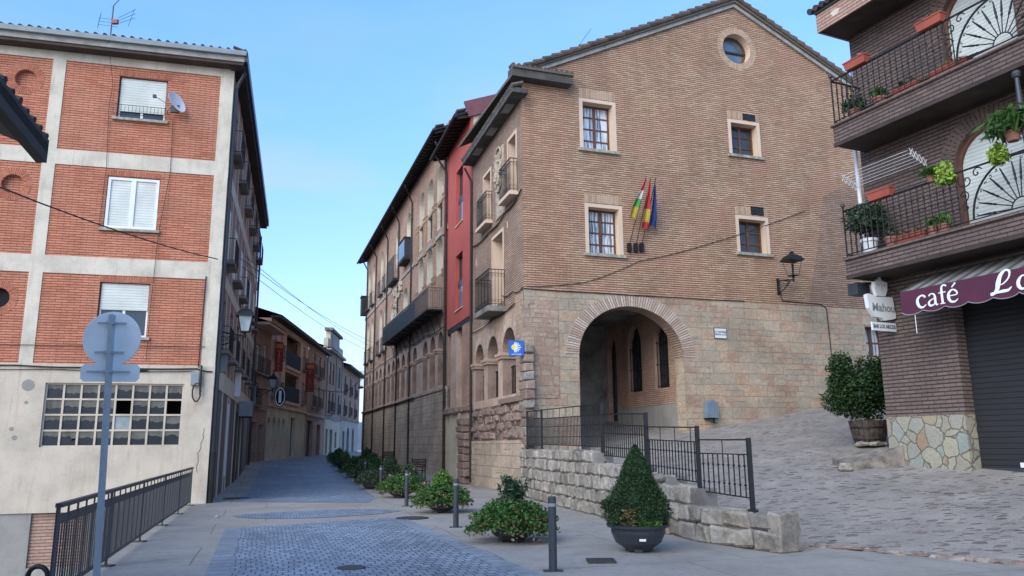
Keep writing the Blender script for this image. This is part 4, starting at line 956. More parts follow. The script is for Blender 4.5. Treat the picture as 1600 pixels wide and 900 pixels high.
# eaves and roof
EZ = 13.95
b = MB(); b.box(XL, .32, -.1, .42, EZ, EZ+.16, 'wood_soffit'); b.box(XL, .36, .36, .46, EZ+.10, EZ+.34, 'concrete'); b.build('eave', LA, FL1)
b = MB(); b.box(XL, .40, .46, .58, EZ+.28, EZ+.44, 'grey_box'); b.build('gutter', LA, FL1)
b = MB(); b.box(-.3, 19.9, -.1, .34, EZ-.04, EZ+.14, 'wood_dark'); b.box(-.5, 19.9, .34, .44, EZ+.1, EZ+.42, 'iron_grey'); b.build('eave', LA, FL2)
tile_edge(LA, FL1, (XL, .50, EZ+.48), (.35, .50, EZ+.48), 'tile_dark', step=.26, r=.06)
tile_edge(LA, FL2, (-.4, .40, EZ+.46), (19.8, .40, EZ+.46), 'tile_dark', step=.26, r=.06)
b = MB(); c0, c1, c2 = FL1.w(.4, .5, EZ+.4), FL1.w(XL, .5, EZ+.4), FL2.w(19.9, .4, EZ+.4); cc = FL2.w(19.9, -14, EZ+.4); md = (c0+cc)/2+Vector((0, 0, 2.2))
b.add([c0, c1, cc, c2, md, (c1+cc)/2+Vector((0, 0, 2.2))], [(0, 1, 5, 4), (0, 4, 3), (4, 5, 2, 3)], 'tile_dark'); b.build('roof', LA, world=True)
# street side of the block
bays = [(1.15, 2.45), (4.2, 5.5), (7.5, 8.8), (10.6, 11.9), (13.8, 15.1), (16.9, 18.2)]
holes = []
for i, (a, c) in enumerate(bays):
    holes += [rect(a, c, 11.5, 13.1), rect(a, c, 7.7, 9.7), rect(a, c, 4.75, 6.5)]
b = MB(); b.wall([(0, 4.1), (19.5, 4.1), (19.5, 13.95), (0, 13.95)], holes, 0, 'brick_far', .25, 'brick_far'); b.build('side_brick_wall', LA, FL2)
b = MB()
for z0, z1 in ((3.5, 4.12), (6.85, 7.3), (10.2, 10.7)): b.box(0, 19.5, -.05, .02, z0, z1, 'cream_band')
for a, c in bays:
    for x in (a-.28, c+.12): b.box(x, x+.12, -.05, .016, 4.12, 13.95, 'cream_band')
b.box(-.004, .12, -.3, .012, -.3, 13.95, 'cream_band'); b.build('side_bands', LA, FL2)
for i, (a, c) in enumerate(bays):
    for j, (z0, z1) in enumerate(((11.5, 13.1), (7.7, 9.7), (4.75, 6.5))):
        wn = shutter_win(LA, FL2, a, c, z0, z1, -.12 if j != 1 else .0, (.5, .95, .3)[j]) 
        b = MB(); b.box(a-.1, c+.1, 0, .3, z0-.12, z0-.04, 'concrete_dark')
        if j != 1 or i in (0, 2):
            for zz in (z0, z0+.75): b.obox((a-.08, .3, zz), (c+.08, .3, zz), .02, .02, 'iron'); b.obox((a-.08, 0, zz), (a-.08, .3, zz), .02, .02, 'iron')
            for k in range(14): b.obox((a-.08+k*(c-a+.16)/13, .3, z0), (a-.08+k*(c-a+.16)/13, .3, z0+.75), .012, .012, 'iron')
        b.build('window_balcony', wn, FL2)
b = MB(); b.box(0, 19.5, -.3, -.02, -.3, 3.5, 'shutter_brown')
for s in (3.2, 5.4, 6.3, 9.2, 11.0, 12.2, 13.4, 15.2, 17.1): b.box(s, s+.14, -.05, .02, -.3, 3.5, 'cream_band')
b.box(5.42, 5.62, .0, .05, .6, 3.2, 'white'); b.box(9.6, 10.8, -.01, .03, .1, 3.1, 'wood_dark'); b.box(11.3, 12.1, -.01, .03, .2, 3.0, 'wood_dark'); b.box(13.6, 15.0, -.01, .03, .2, 3.0, 'wood_dark'); b.box(15.6, 17, -.01, .03, .3, 3.0, 'iron_grey')
b.build('shopfront', LA, FL2)
b = MB(); b.box(10.9, 13.2, .03, .55, 2.95, 3.55, 'iron'); b.box(10.85, 10.9, .03, .6, 2.95, 3.6, 'grey_box'); b.build('shop_sign_box', LA, FL2)
b = MB(); b.tube([(.14, .09, .05), (.14, .09, 13.3), (.14, .15, 13.5), (.0, .36, 13.9)], .06, 'iron_grey', 8); b.tube([(.14, .1, -.1), (.14, .1, 1.5)], .09, 'wood_dark', 8); b.build('drainpipe', LA, FL2)
pipe(LA, FL2, 19.4, .08, .5, 13.3, m='iron_grey')
b = MB(); b.box(XL, XL+.2, -14, -.02, -2.7, 13.95, 'brick_far'); b.build('end_wall', LA, FL1)
b = MB(); b.box(19.3, 19.5, -12, -.02, -.3, 13.95, 'brick_far'); b.build('end_wall', LA, FL2)

# ================================================================== CAFE BUILDING ON THE RIGHT
CB = thing('cafe_building', 'dark brick corner building with iron balconies above a shuttered cafe', 'building', FC.w(0, 0, 0))
b = MB(); doors = [(-2.12, -.42, 5.99, 7.55), (-2.2, -.5, 9.4, 10.95)]; doors2 = [(-5.6, -3.9, 5.99, 7.55), (-5.8, -4.1, 9.4, 10.95)]
hs = [arch(a, c, z0, z1, 20) for a, c, z0, z1 in doors+doors2]
b.wall([(-9, 4.75), (2.02, 4.75), (2.02, 12.3), (-9, 12.3)], hs, 0, 'brick_dark', .28, 'voussoir_dark'); b.build('brick_wall', CB, FC)
b = MB(); b.box(0, 2.02, -.4, 0, 2.22, 4.75, 'brick_pier'); b.build('brick_pier', CB, FC)
b = MB(); b.box(-.001, 2.0, -.4, .035, .6, 2.22, 'crazy'); b.build('stone_plinth', CB, FC)
b = MB(); b.box(-9, -6, -.4, 0, .6, 4.75, 'brick_pier'); b.build('brick_pier', CB, FC)
b = MB(); b.box(-6, 0, -.38, -.30, 1.0, 4.75, 'shutter_dark'); b.box(-6, -.0, -.30, -.26, 1.0, 1.10, 'iron_grey'); b.box(-1.05, -.85, -.30, -.285, 1.12, 1.22, 'white'); b.build('roller_shutter', CB, FC)
b = MB(); b.box(1.8, 2.02, -9, -.02, .6, 12.3, 'brick_dark'); b.build('end_wall', CB, FC)
for a, c, z0, z1 in doors+doors2:
    lo_ = arch(a, c, z0, z1, 20); li = arch(a+.09, c-.09, z0, z1, 20)
    b = MB(); b.band(lo_[1:]+[lo_[0]], li[1:]+[li[0]], -.22, -.10, 'wood_brown'); dr = b.build('door_frame', CB, FC)
    b = MB(); b.plate(li, [], -.17, 'white_shutter'); b.build('roller_shutter', dr, FC)
    voussoirs(FC, CB, (a+c)/2, z1, (c-a)/2+.005, (c-a)/2+.36, -.25, math.pi+.25, 38, m='voussoir_dark', o=.014)
def cafe_balcony(zt, zb, fan_c, label=None):
    b = MB(); b.box(-9, 1.9, .004, 1.0, zb, zt-.06, 'brick_dark'); b.box(-9, 1.94, .004, 1.05, zt-.06, zt, 'brick_pier'); B = b.build('balcony', CB, FC)
    b = MB(); b.box(-9, 1.88, .01, .98, zb-.035, zb-.001, 'wood_soffit'); b.box(-9, 1.92, .96, 1.01, zb-.05, zb+.03, 'wood_soffit'); b.build('soffit', B, FC)
    r = MB(); o_ = 1.0; z1 = zt+1.15; z0 = zt+.07
    r.obox((-9, o_, z1), (1.83, o_, z1), .045, .03, 'iron'); r.obox((-9, o_, z0), (1.83, o_, z0), .03, .02, 'iron')
    r.obox((1.83, 0, z1), (1.83, o_, z1), .04, .03, 'iron'); r.obox((1.83, 0, z0), (1.83, o_, z0), .03, .02, 'iron')
    def bar(s, o2):
        zz = [z0, z0+.28, z0+.31, z0+.34, z0+.52, z0+.55, z0+.58, z0+.75, z0+.78, z0+.81, z1]; rr = [.014, .014, .027, .014, .014, .030, .014, .014, .027, .014, .014]
        r.tube([(s, o2, z) for z in zz], rr, 'iron', 5)
    s = 1.83
    R_ = .98
    while s > -8.9:
        if abs(s-fan_c) > R_ and abs(s-(fan_c-3.6)) > R_: bar(s, o_)
        s -= .155
    for k in range(1, 6): bar(1.83, o_*k/6)
    for fc in (fan_c, fan_c-3.6):
        for sg in (-1, 1):
            r.tube([(fc+sg*R_*math.cos(a), o_, z0+(z1-z0)*.98*math.sin(a)) for a in [k*math.pi/2/12 for k in range(13)]], .024, 'iron', 6)
            for k in range(6):                                           # rays with a collar
                a = .06+k*(math.pi/2-.10)/5.2; ca, sa = math.cos(a)*sg*R_*.93, math.sin(a)*(z1-z0)*.9
                P = [(fc+ca*t, o_, z0+sa*t) for t in (.2, .55, .6, .65, .7, .98)]; r.tube(P, [.012, .012, .028, .018, .026, .012], 'iron', 5)
            for k in range(9):                                           # curls along the arc
                a = .08+k*.17; cx, cz = fc+sg*(R_-.075)*math.cos(a), z0+((z1-z0)*.98-.075)*math.sin(a)
                r.tube([(cx+.035*t*math.cos(5.5*t+k)*(1), o_, cz+.035*t*math.sin(5.5*t+k)) for t in [q*.1 for q in range(11)]], .009, 'iron', 4)
            for cx, cz, rr, ph in ((fc+sg*1.05, z1-.22, .19, 0), (fc+sg*.80, z1-.13, .12, 2), (fc+sg*1.14, z1-.52, .14, 4), (fc+sg*1.10, z1-.78, .10, 1)):
                r.tube([(cx+rr*t*math.cos(7*t+ph), o_, cz+rr*t*math.sin(7*t+ph)) for t in [q/16 for q in range(17)]], .014, 'iron', 5)
        r.tube([(fc+.2*math.cos(a), o_, z0+.2*math.sin(a)) for a in [k*math.pi/10 for k in range(11)]], .014, 'iron', 5)
    for s_, o2 in ((1.83, o_),): r.tube([(s_, o2, zt), (s_, o2, z1+.1)], .02, 'iron', 6); r.lathe([(0, -.05), (.05, -.02), (.055, .02), (.03, .06), (0, .07)], 'iron_grey', 10, (s_, o2, z1+.13))
    r.build('railing', B, FC); return B
cafe_balcony(5.99, 5.52, -2.38); cafe_balcony(9.38, 8.86, -2.45)
b = MB(); b.tube([(-2.63, 1.02, 7.15), (-2.63, 1.02, 7.5), (-2.63, 1.02, 7.55), (-2.63, 1.02, 8.6)], [.03, .05, .07, .04], 'iron_grey', 8); b.lathe([(0, -.09), (.07, -.06), (.09, 0), (.07, .06), (0, .09)], 'iron_grey', 12, (-2.63, 1.02, 8.68)); b.build('post_with_ball', CB, FC)
b = MB(); b.box(-9, 2.05, -.3, .95, 12.0, 12.08, 'wood_soffit'); b.box(-9, 2.12, .93, 1.0, 12.0, 12.5, 'brick_far')
b.box(-9, 2.12, -.3, 1.04, 12.5, 12.56, 'wood_dark'); b.add([(-9, 1.08, 12.58), (2.3, 1.08, 12.58), (2.3, -4, 14.3), (-9, -4, 14.3)], [(0, 1, 2, 3)], 'tile_dark'); b.box(2.02, 2.12, -6, .94, 12.0, 12.52, 'brick_far'); b.build('eave', CB, FC)
b = MB()
for cx, cz, r_ in ((1.5, 12.26, .13), (.75, 12.28, .14), (0, 12.28, .13)): b.prism([(cx+r_*math.cos(t)*(1+.25*math.sin(3*t)), cz+r_*.75*math.sin(t)*(1+.2*math.cos(2*t))) for t in [k*.45 for k in range(14)]], .99, 1.006, 'cream_band')
b.build('fascia_emblem', CB, FC)
tile_edge(CB, FC, (2.25, 1.08, 12.66), (-9, 1.08, 12.66), 'tile_dark', step=.2, r=.08, din=(0, -1, .33))
b = MB(); b.tube([(2.12, .05, 5.9), (2.12, .05, 9.0)], .05, 'white', 8); b.build('white_pipe', CB, FC)

# awning with lettering
AW = thing('shop_awning', 'purple scalloped cafe awning with white lettering over the shutter', 'awning', FC.w(0, 0, 4.9))
S0, S1, VO = .50, -5.2, 1.0
b = MB(); n = 114; up_, lw_ = [], []
for i in range(n+1):
    s = S0+(S1-S0)*i/n; ph = ((S0-s)/.52) % 1; up_.append((s, VO, 4.90)); lw_.append((s, VO, 4.44-.075*math.sin(math.pi*ph)**.6 if ph > 0 else 4.44))
b.add(up_+lw_, [(i, i+1, i+1+n+1, i+n+1) for i in range(n)], 'awning'); b.add([(S0, VO-.012, 4.9), (S1, VO-.012, 4.9), (S1, VO-.012, 4.6), (S0, VO-.012, 4.6)], [(0, 1, 2, 3)], 'awning')
b.build('valance', AW, FC)
b = MB(); b.tube([(p[0], VO+.004, p[2]) for p in lw_], .009, 'awn_white', 4); b.build('trim', AW, FC)
b = MB(); s = S0; k = 0
pat = [('awn_grey', .16), ('awn_white', .035), ('awn_grey', .025), ('awn_white', .05), ('awn_grey', .025), ('awn_white', .035)]
while s > S1:
    m_, w_ = pat[k % 6]; e = max(S1, s-w_); b.add([(s, VO, 4.9), (e, VO, 4.9), (e, .04, 5.36), (s, .04, 5.36)], [(0, 1, 2, 3)], m_); s = e; k += 1
b.build('canopy', AW, FC)
b = MB(); b.tube([(S0-.03, .05, 4.75), (S0-.03, .97, 4.88)], .025, 'iron_grey', 6); b.tube([(S0-.3, VO-.02, 4.40), (S0-.3, VO-.02, 3.95)], .008, 'white', 5); b.build('awning_arm', AW, FC)
def stroke(b, pts, rad, ox, oz, sc, s_dir=-1, shear=.0):
    """letter stroke: pts in letter units, x grows in reading direction"""
    P = []; RR = []; n = len(pts)
    for i in range(n-1):                                               # Catmull-Rom
        p0, p1, p2, p3 = [Vector(pts[max(0, min(n-1, j))]) for j in (i-1, i, i+1, i+2)]; r1, r2 = rad[i], rad[i+1]
        for k in range(5):
            t = k/5; q = .5*((2*p1)+(-p0+p2)*t+(2*p0-5*p1+4*p2-p3)*t*t+(-p0+3*p1-3*p2+p3)*t**3); P.append(q); RR.append(r1+(r2-r1)*t)
    P.append(Vector(pts[-1])); RR.append(rad[-1])
    base = len(b.v); b.tube([(ox+s_dir*(p.x+shear*p.y)*sc, VO+.012, oz+p.y*sc) for p in P], [r*sc for r in RR], 'letter', 8)
    for i in range(base, len(b.v)): v = b.v[i]; b.v[i] = (v[0], VO+.012+(v[1]-VO-.012)*.12, v[2])
b = MB(); sc = .25; ox, oz = .10, 4.48
def st(p, r, dx): stroke(b, [(x+dx, y) for x, y in p], r, ox, oz, sc)
st([(.85, .80), (.72, .98), (.42, 1.0), (.13, .78), (.08, .42), (.25, .08), (.58, .0), (.9, .2)], [.10, .08, .07, .12, .15, .12, .07, .03], 0)     # c
st([(.15, .86), (.35, 1.0), (.62, .95), (.72, .7), (.72, .25), (.80, .02), (.98, .06)], [.08, .05, .07, .11, .11, .07, .03], 1.05)                      # a
st([(.68, .58), (.35, .5), (.1, .28), (.2, .04), (.5, .04), (.7, .24)], [.04, .05, .10, .10, .06, .04], 1.05)
st([(.85, 1.42), (.68, 1.55), (.45, 1.45), (.38, 1.1), (.38, .05)], [.08, .06, .08, .11, .11], 2.05)                                                   # f
st([(.08, .95), (.75, .95)], [.045, .045], 2.05); st([(.15, .02), (.62, .02)], [.04, .04], 2.05)
st([(.14, .55), (.85, .58), (.80, .85), (.5, 1.02), (.16, .8), (.08, .42), (.25, .08), (.6, .0), (.92, .2)], [.04, .05, .09, .06, .11, .14, .11, .07, .03], 2.92)  # é
st([(.45, 1.22), (.82, 1.55)], [.04, .09], 2.92)
b.build('lettering', AW, FC); b = MB(); ox, sc = -1.56, .265
st([(.75, .62), (1.05, .70), (1.45, 1.05), (1.55, 1.5), (1.25, 1.62), (.85, 1.3), (.62, .75), (.5, .35), (.25, .12), (.0, .08), (.05, -.05), (.4, .08), (.9, .12), (1.3, .14), (1.6, .36)],
   [.03, .05, .06, .09, .07, .14, .19, .16, .08, .06, .05, .07, .12, .10, .02], 0)
st([(2.75, .95), (2.4, .98), (2.12, .65), (2.1, .3), (2.3, .05), (2.65, .15), (2.82, .5)], [.06, .06, .13, .14, .09, .05, .04], 0); st([(2.88, 1.0), (2.78, .3), (2.9, .02), (3.15, .15)], [.08, .12, .08, .03], 0)
b.build('lettering', AW, FC)

# projecting beer sign and bar name board
SG = thing('beer_sign', 'white shaped plastic beer sign with a crest, fixed to the cafe corner', 'sign', FC.w(1.5, .1, 4.7))
FS = Frame(*FC.w(1.5, 0, 0).xy, 65.4, 1)      # plane square to the facade; its s axis points back into the wall
b = MB(); b.prism([(-.92, 5.03), (-.86, 5.06), (-.6, 5.0), (-.08, 5.02), (-.02, 4.55), (-.06, 4.50), (-.42, 4.44), (-.5, 4.50), (-.72, 4.52), (-.88, 4.72)], -.05, .05, 'white')
b.prism([(-.58, 5.03), (-.64, 5.2), (-.62, 5.36), (-.5, 5.40), (-.42, 5.52), (-.38, 5.40), (-.2, 5.37), (-.22, 5.18), (-.3, 5.03)], -.045, .045, 'white'); b.build('sign_panel', SG, FS)
fm = face_mat(FS, -.42, .055, 4.74); text_mesh('lettering', 'Mahou', .27, 'grey_box', SG, fm, .004, bold=.004)
b = MB()
for x, z in ((-.5, 5.27), (-.32, 5.27)): b.tube([(x+.045*math.cos(t), .048, z+.02*math.sin(t)) for t in [k*.5 for k in range(7)]], .008, 'grey_box', 4)
b.tube([(-.41, .048, 5.3), (-.41, .048, 5.15)], .006, 'grey_box', 4); b.build('crest_relief', SG, FS)
b = MB(); b.obox((-.5, 0, 5.45), (.05, 0, 5.5), .03, .03, 'iron'); b.obox((-.42, 0, 4.46), (-.42, 0, 4.36), .02, .02, 'iron'); b.obox((-.1, 0, 4.5), (.02, 0, 4.5), .03, .03, 'iron'); b.build('bracket', SG, FS)
BN = thing('bar_name_board', 'small white board with the bar name hanging under the beer sign', 'sign', FC.w(1.5, .1, 4.3))
b = MB(); b.box(-.80, -.02, -.02, .02, 4.20, 4.40, 'white'); b.build('board', BN, FS)
text_mesh('lettering', 'BAR LOS ARCOS', .125, 'letter_dark', BN, face_mat(FS, -.41, .024, 4.30), .002, sx=.78, bold=.003)
FLd = thing('floodlight', 'dark floodlight and cable bundle under the first cafe balcony', 'lamp', FC.w(1.6, .5, 5.3))
b = MB(); b.box(1.75, 2.05, .45, .85, 5.10, 5.38, 'iron_grey'); b.tube([(1.9, .02, 5.45), (1.9, .4, 5.42), (1.9, .6, 5.36)], .03, 'iron', 6); b.tube([(1.7, .03, 5.4), (1.4, .15, 5.2), (1.1, .1, 5.0), (.7, .05, 5.3)], .015, 'cable', 5); b.build('lamp_head', FLd, FC)

# ================================================================== FAR BUILDINGS ON THE LEFT SIDE OF THE STREET
def far_building(name, label, s0, s1, zt, m, base_m, wins_, doors_, zbase=4.2, eave=.5, em='wood_dark', o=0, door_m='wood_dark', frame='cream_band', trim=None, bal=True):
    T = thing(name, label, 'building', FB.w(s0, o, 0))
    b = MB(); b.wall([(s0, zbase), (s1, zbase), (s1, zt), (s0, zt)], [rect(*w_[:4]) for w_ in wins_], o, m, .25); b.build('wall', T, FB)
    b = MB(); b.wall([(s0, -.2), (s1, -.2), (s1, zbase), (s0, zbase)], [arch(*d[:4], 8) if d[4] else rect(*d[:4]) for d in doors_], o-.05, base_m, .3); b.build('ground_floor_wall', T, FB)
    b = MB(); b.box(s0, s1, o-8, o-7.8, 0, zt, m); b.box(s0, s0+.2, o-8, o-.06, 0, zt, m); b.box(s1-.2, s1, o-8, o-.06, 0, zt, m); b.build('rear_wall', T, FB)
    for w_ in wins_:
        s_, e_, z0, z1 = w_[:4]; k = w_[4] if len(w_) > 4 else 'w'
        if k == 'w': shutter_win(T, FB, s_, e_, z0, z1, o-.12, random.choice((.0, .3, .6)))
        elif k == 'dark':
            wn = window(T, FB, s_, e_, z0, z1, o-.12, 2, 1, 'wood_dark'); 
        elif k == 'loggia':
            c = MB(); c.box(s_, e_, o-1.2, o-1.15, z0, z1, m); c.build('loggia_wall', T, FB); wn = window(T, FB, s_+.3, e_-.8, z0, z1-.2, o-1.1, 2, 1, 'white')
            c = MB(); c.box(s_, e_, o+.0, o+.05, z0, z0+1.05, 'balcony_grey'); c.box(s_-.05, e_+.05, o-1.1, o+.12, z0-.2, z0, m); c.build('balcony_panel', T, FB)
        elif k == 'tall':
            wn = shutter_win(T, FB, s_, e_, z0, z1, o-.12, .1, pm='glass_pale')
            if bal: iron_balcony(T, FB, s_-.1, e_+.1, z0-.02, z0+.9, .2, 'concrete_dark', bars=.16, scroll=False, th=.1)
    for d in doors_:
        s_, e_, z0, z1 = d[:4]; c = MB(); dm = d[5] if len(d) > 5 else door_m
        c.plate(arch(*d[:4], 8) if d[4] else rect(*d[:4]), [], o-.32, dm); c.build('door' if z0 < 1.3 else 'niche', T, FB)
    c = MB(); c.box(s0-.1, s1+.1, o-.1, o+eave, zt, zt+.14, em); c.add([(s0-.1, o+eave+.05, zt+.16), (s1+.1, o+eave+.05, zt+.16), (s1+.1, o-4, zt+1.6), (s0-.1, o-4, zt+1.6)], [(0, 1, 2, 3)], 'tile_dark'); c.box(s0-.1, s1+.1, o-8, o-4, zt+.1, zt+1.5, m); c.build('roof', T, FB)
    if trim:
        c = MB(); c.box(s0, s1, o-.02, o+.08, zbase-.15, zbase+.08, trim); c.build('band', T, FB)
    return T
T = far_building('corner_house', 'brown brick house with a recessed front, nearest beyond the cream banded block', -.3, 4.15, 8.35, 'brick_far', 'brick_far',
    [(.5, 1.7, 5.8, 7.4, 'tall'), (2.4, 3.5, 5.8, 7.6, 'tall'), (.5, 1.7, 3.95, 5.2, 'tall')], [(.6, 1.9, .7, 3.0, 0), (2.4, 3.6, .8, 2.9, 0)], 3.7, .9, 'orange_render')
T = far_building('hotel_building', 'salmon brick hotel with blue grey balcony panels and arched niches below', 4.2, 16.9, 9.45, 'orange_render', 'pale_low',
    [(4.9, 5.7, 7.2, 8.9, 'tall'), (6.6, 7.5, 7.2, 8.9, 'tall'), (8.7, 13.7, 6.95, 9.1, 'loggia'), (14.7, 15.8, 7.2, 8.9, 'tall'), (4.9, 5.7, 4.75, 6.3, 'tall'), (6.6, 7.5, 4.75, 6.3, 'tall'), (8.7, 13.7, 4.6, 6.55, 'loggia'), (14.7, 15.8, 4.75, 6.3, 'tall')],
    [(4.35, 5.35, .9, 2.9, 1), (5.9, 6.8, 1.9, 3.0, 1), (7.3, 8.2, 1.9, 3.0, 1), (8.7, 9.6, 1.9, 3.0, 1), (11.6, 13.3, .9, 3.6, 0)], 4.2, .55, trim='orange_render')
far_building('balcony_house', 'grey brown house with paired white windows past the hotel', 17, 26.2, 9.5, 'brick_far', 'plaster_pink',
    [(19.0, 20.3, 7.2, 9.0, 'tall'), (21.6, 22.9, 7.2, 9.0, 'tall'), (19.0, 20.3, 4.7, 6.5, 'tall'), (21.6, 22.9, 4.7, 6.5, 'tall'), (24.3, 25.3, 7.3, 8.9), (24.3, 25.3, 4.8, 6.4)],
    [(17.6, 20.5, .8, 3.6, 0, 'wood_dark'), (22.4, 24.2, .8, 3.4, 0)], 4.1, .45, trim='concrete')
T = far_building('white_pilaster_house', 'brick house with white pilasters and a stepped parapet on top', 26.3, 36.2, 10.1, 'brick_far', 'cream_wall',
    [(27.6, 28.8, 7.2, 9.2, 'w'), (29.6, 30.8, 7.2, 9.2, 'w'), (33.3, 34.7, 7.2, 9.2, 'w'), (27.6, 28.8, 4.7, 6.5, 'tall'), (29.6, 30.8, 4.7, 6.5, 'tall'), (33.3, 34.7, 4.7, 6.5, 'tall')],
    [(27.2, 28.3, .9, 3.1, 0, 'blue_door'), (29.6, 31.2, .9, 3.1, 0, 'blue_door'), (32.8, 34.0, 1.4, 2.9, 0, 'blue_door')], 4.2, .35, 'concrete', trim='concrete_dark')
for s in (26.4, 31.8, 32.6, 35.8): b = MB(); b.box(s, s+.35, 0, .09, 4.2, 10.1, 'white_render'); b.build('pilaster', T, FB)
b = MB(); b.box(27.6, 33.6, -.4, .0, 10.3, 12.0, 'cream_wall'); b.box(27.2, 34.0, -.5, .25, 12.0, 12.25, 'concrete_dark'); b.box(28.4, 32.8, 0, .06, 10.6, 11.7, 'white_render'); b.box(26.3, 27.6, -.4, .0, 10.3, 11.2, 'cream_wall'); b.box(33.6, 36.2, -.4, .0, 10.3, 11.2, 'cream_wall'); b.build('parapet', T, FB)
far_building('end_house', 'last visible house, brown upper floors over a white ground floor', 36.4, 52, 9.6, 'brick_far', 'white_render',
    [(38, 39.4, 7.0, 8.8, 'tall'), (42.5, 43.9, 7.0, 8.8, 'tall'), (47, 48.4, 7.0, 8.8, 'tall'), (38, 39.4, 4.8, 6.4, 'tall'), (42.5, 43.9, 4.8, 6.4, 'tall'), (47, 48.4, 4.8, 6.4, 'tall')],
    [(38.2, 39.8, .9, 3.1, 0), (41.6, 43.6, .9, 2.6, 1), (46, 48, .9, 2.6, 1)], 4.4, .8, 'wood_dark', trim='concrete_dark')
# chimneys and rooftop hut behind the corner house
T = thing('rooftop_hut', 'pale rooftop structure with a flat chimney behind the brown corner house', 'building', FB.w(2, -3, 8.4))
b = MB(); b.box(-1, 4.2, -7, -2.4, 8.5, 9.9, 'cream_wall'); b.box(-1.2, 4.5, -7.2, -2.1, 9.9, 10.05, 'tile_dark'); b.build('wall', T, FB)
b = MB(); b.box(.6, 1.6, -3.6, -2.8, 10.05, 10.6, 'white_render'); b.box(.5, 1.7, -3.7, -2.7, 10.6, 10.7, 'tile_dark'); b.build('chimney', T, FB)
# hill far away at the street's end
b = MB(); vs = []; n = 30
for i in range(n+1): x = -500+i*36; h = 22+9*math.sin(i*.7)+5*math.sin(i*1.9); vs += [(x, 700, -4), (x, 800, h)]
b.add(vs, [(2*i, 2*i+2, 2*i+3, 2*i+1) for i in range(n)], 'far_hill'); o = b.build('hills'); o['kind'] = 'structure'

# ================================================================== NEIGHBOUR'S ROOF CORNER, TOP LEFT
NR = thing('neighbour_house', 'dark tiled eave corner of the house beside the camera, at the upper left', 'house', (-6.3, 5, 0))
ex, ey = .28, -.96; FN = Frame(-4.71, 7.52, math.degrees(math.atan2(ex, ey)), 1)   # s runs along the eave toward the camera
b = MB(); sg_ = 1 if FN.w(0, 1, 0).x > -4.71 else -1; FN.sgn = sg_
b.add([(0, 0, 4.60), (9, 0, 4.60), (9, -3.5, 5.9), (0, -3.5, 5.9), (0, 0, 4.74), (9, 0, 4.74), (9, -3.5, 6.04), (0, -3.5, 6.04)], [(0, 3, 2, 1), (4, 5, 6, 7), (0, 1, 5, 4), (1, 2, 6, 5), (2, 3, 7, 6), (3, 0, 4, 7)], 'wood_dark'); 
b.obox((0, -.05, 4.60), (9, -.05, 4.60), .1, .2, 'wood_dark'); b.build('roof', NR, FN)
tile_edge(NR, FN, (.03, -.02, 4.76), (9, -.02, 4.76), 'tile_dark', step=.21, r=.05, din=(0, -1, .36))
b = MB(); b.box(.4, 9, -4.2, -1.0, -2.6, 4.9, 'cream_wall'); b.build('wall', NR, FN)

# ================================================================== RETAINING WALL AND ITS FENCE
poly = [Vector((4.05, 12.46))]+[Vector(p) for p in W_F]
def along(d):
    for a, b_ in zip(poly, poly[1:]):
        l = (b_-a).length
        if d <= l or b_ is poly[-1]: return a+(b_-a)*d/l, (b_-a).normalized()
        d -= l
def topz(y): return .60 if y < 14.35 else .93 if y < 15.3 else 1.08 if y < 16.8 else 1.22 if y < 19.2 else 1.50
RW = thing('retaining_wall', 'stepped wall of rough pale stone blocks along the cobbled ramp', 'wall', (2.2, 18, 0))
random.seed(5); b = MB(); tot = sum((q-p).length for p, q in zip(poly, poly[1:])); course = [0, .30, .60, .92, 1.22, 1.50]
for j in range(5):
    d = random.uniform(0, .15) if j else 0
    while d < tot:
        big = d < 3.5; L_ = random.uniform(.38, .62) if big else random.uniform(.24, .46)
        p, t = along(min(tot, d+L_/2)); tz = topz(p.y)
        if course[j]+.05 < tz:
            z0, z1 = course[j]+.008, min(course[j+1], tz)-.008
            if tz-course[j+1] < .12: z1 = tz-random.uniform(0, .03)
            nrm = Vector((t.y, -t.x)); c = p+nrm*.14
            b.block((c.x, c.y, (z0+z1)/2), (t.x, t.y, 0), (nrm.x, nrm.y, 0), L_-.012, .32+random.uniform(-.05, .04), z1-z0, 'stone_block', .028, .04)
        d += L_
# ends of each step, coping depth and core
d = 0
while d < tot:
    p, t = along(d); tz = topz(p.y); nrm = Vector((t.y, -t.x)); L_ = random.uniform(.4, .6); c = p+nrm*.38+t*L_/2
    b.block((c.x, c.y, tz-.17), (t.x, t.y, 0), (nrm.x, nrm.y, 0), L_+.0, .26, .32, 'stone_block', .015, .03); d += L_
p, t = along(0); nrm = Vector((t.y, -t.x))
b.block(tuple((p+nrm*.24+t*.10))+(.29,), (t.x, t.y, 0), (nrm.x, nrm.y, 0), .26, .50, .60, 'stone_block', .015, .03)
b.build('stones', RW, world=True)
b = MB()
for i in range(40):
    p, t = along(tot*i/40+.15); q, _ = along(min(tot, tot*(i+1)/40+.15)); tz = topz(q.y)-.06; nrm = Vector((t.y, -t.x)); a, c = p+nrm*.06, q+nrm*.06; e, f = p+nrm*.48, q+nrm*.48
    b.add([(a.x, a.y, -.1), (c.x, c.y, -.1), (f.x, f.y, -.1), (e.x, e.y, -.1), (a.x, a.y, tz), (c.x, c.y, tz), (f.x, f.y, tz), (e.x, e.y, tz)], [(0, 3, 2, 1), (4, 5, 6, 7), (0, 1, 5, 4), (1, 2, 6, 5), (2, 3, 7, 6), (3, 0, 4, 7)], 'concrete_dark')
b.build('core', RW, world=True)
FE = thing('iron_fence', 'black iron fence stepping down along the top of the pale stone wall', 'fence', (2.2, 18, 1.2))
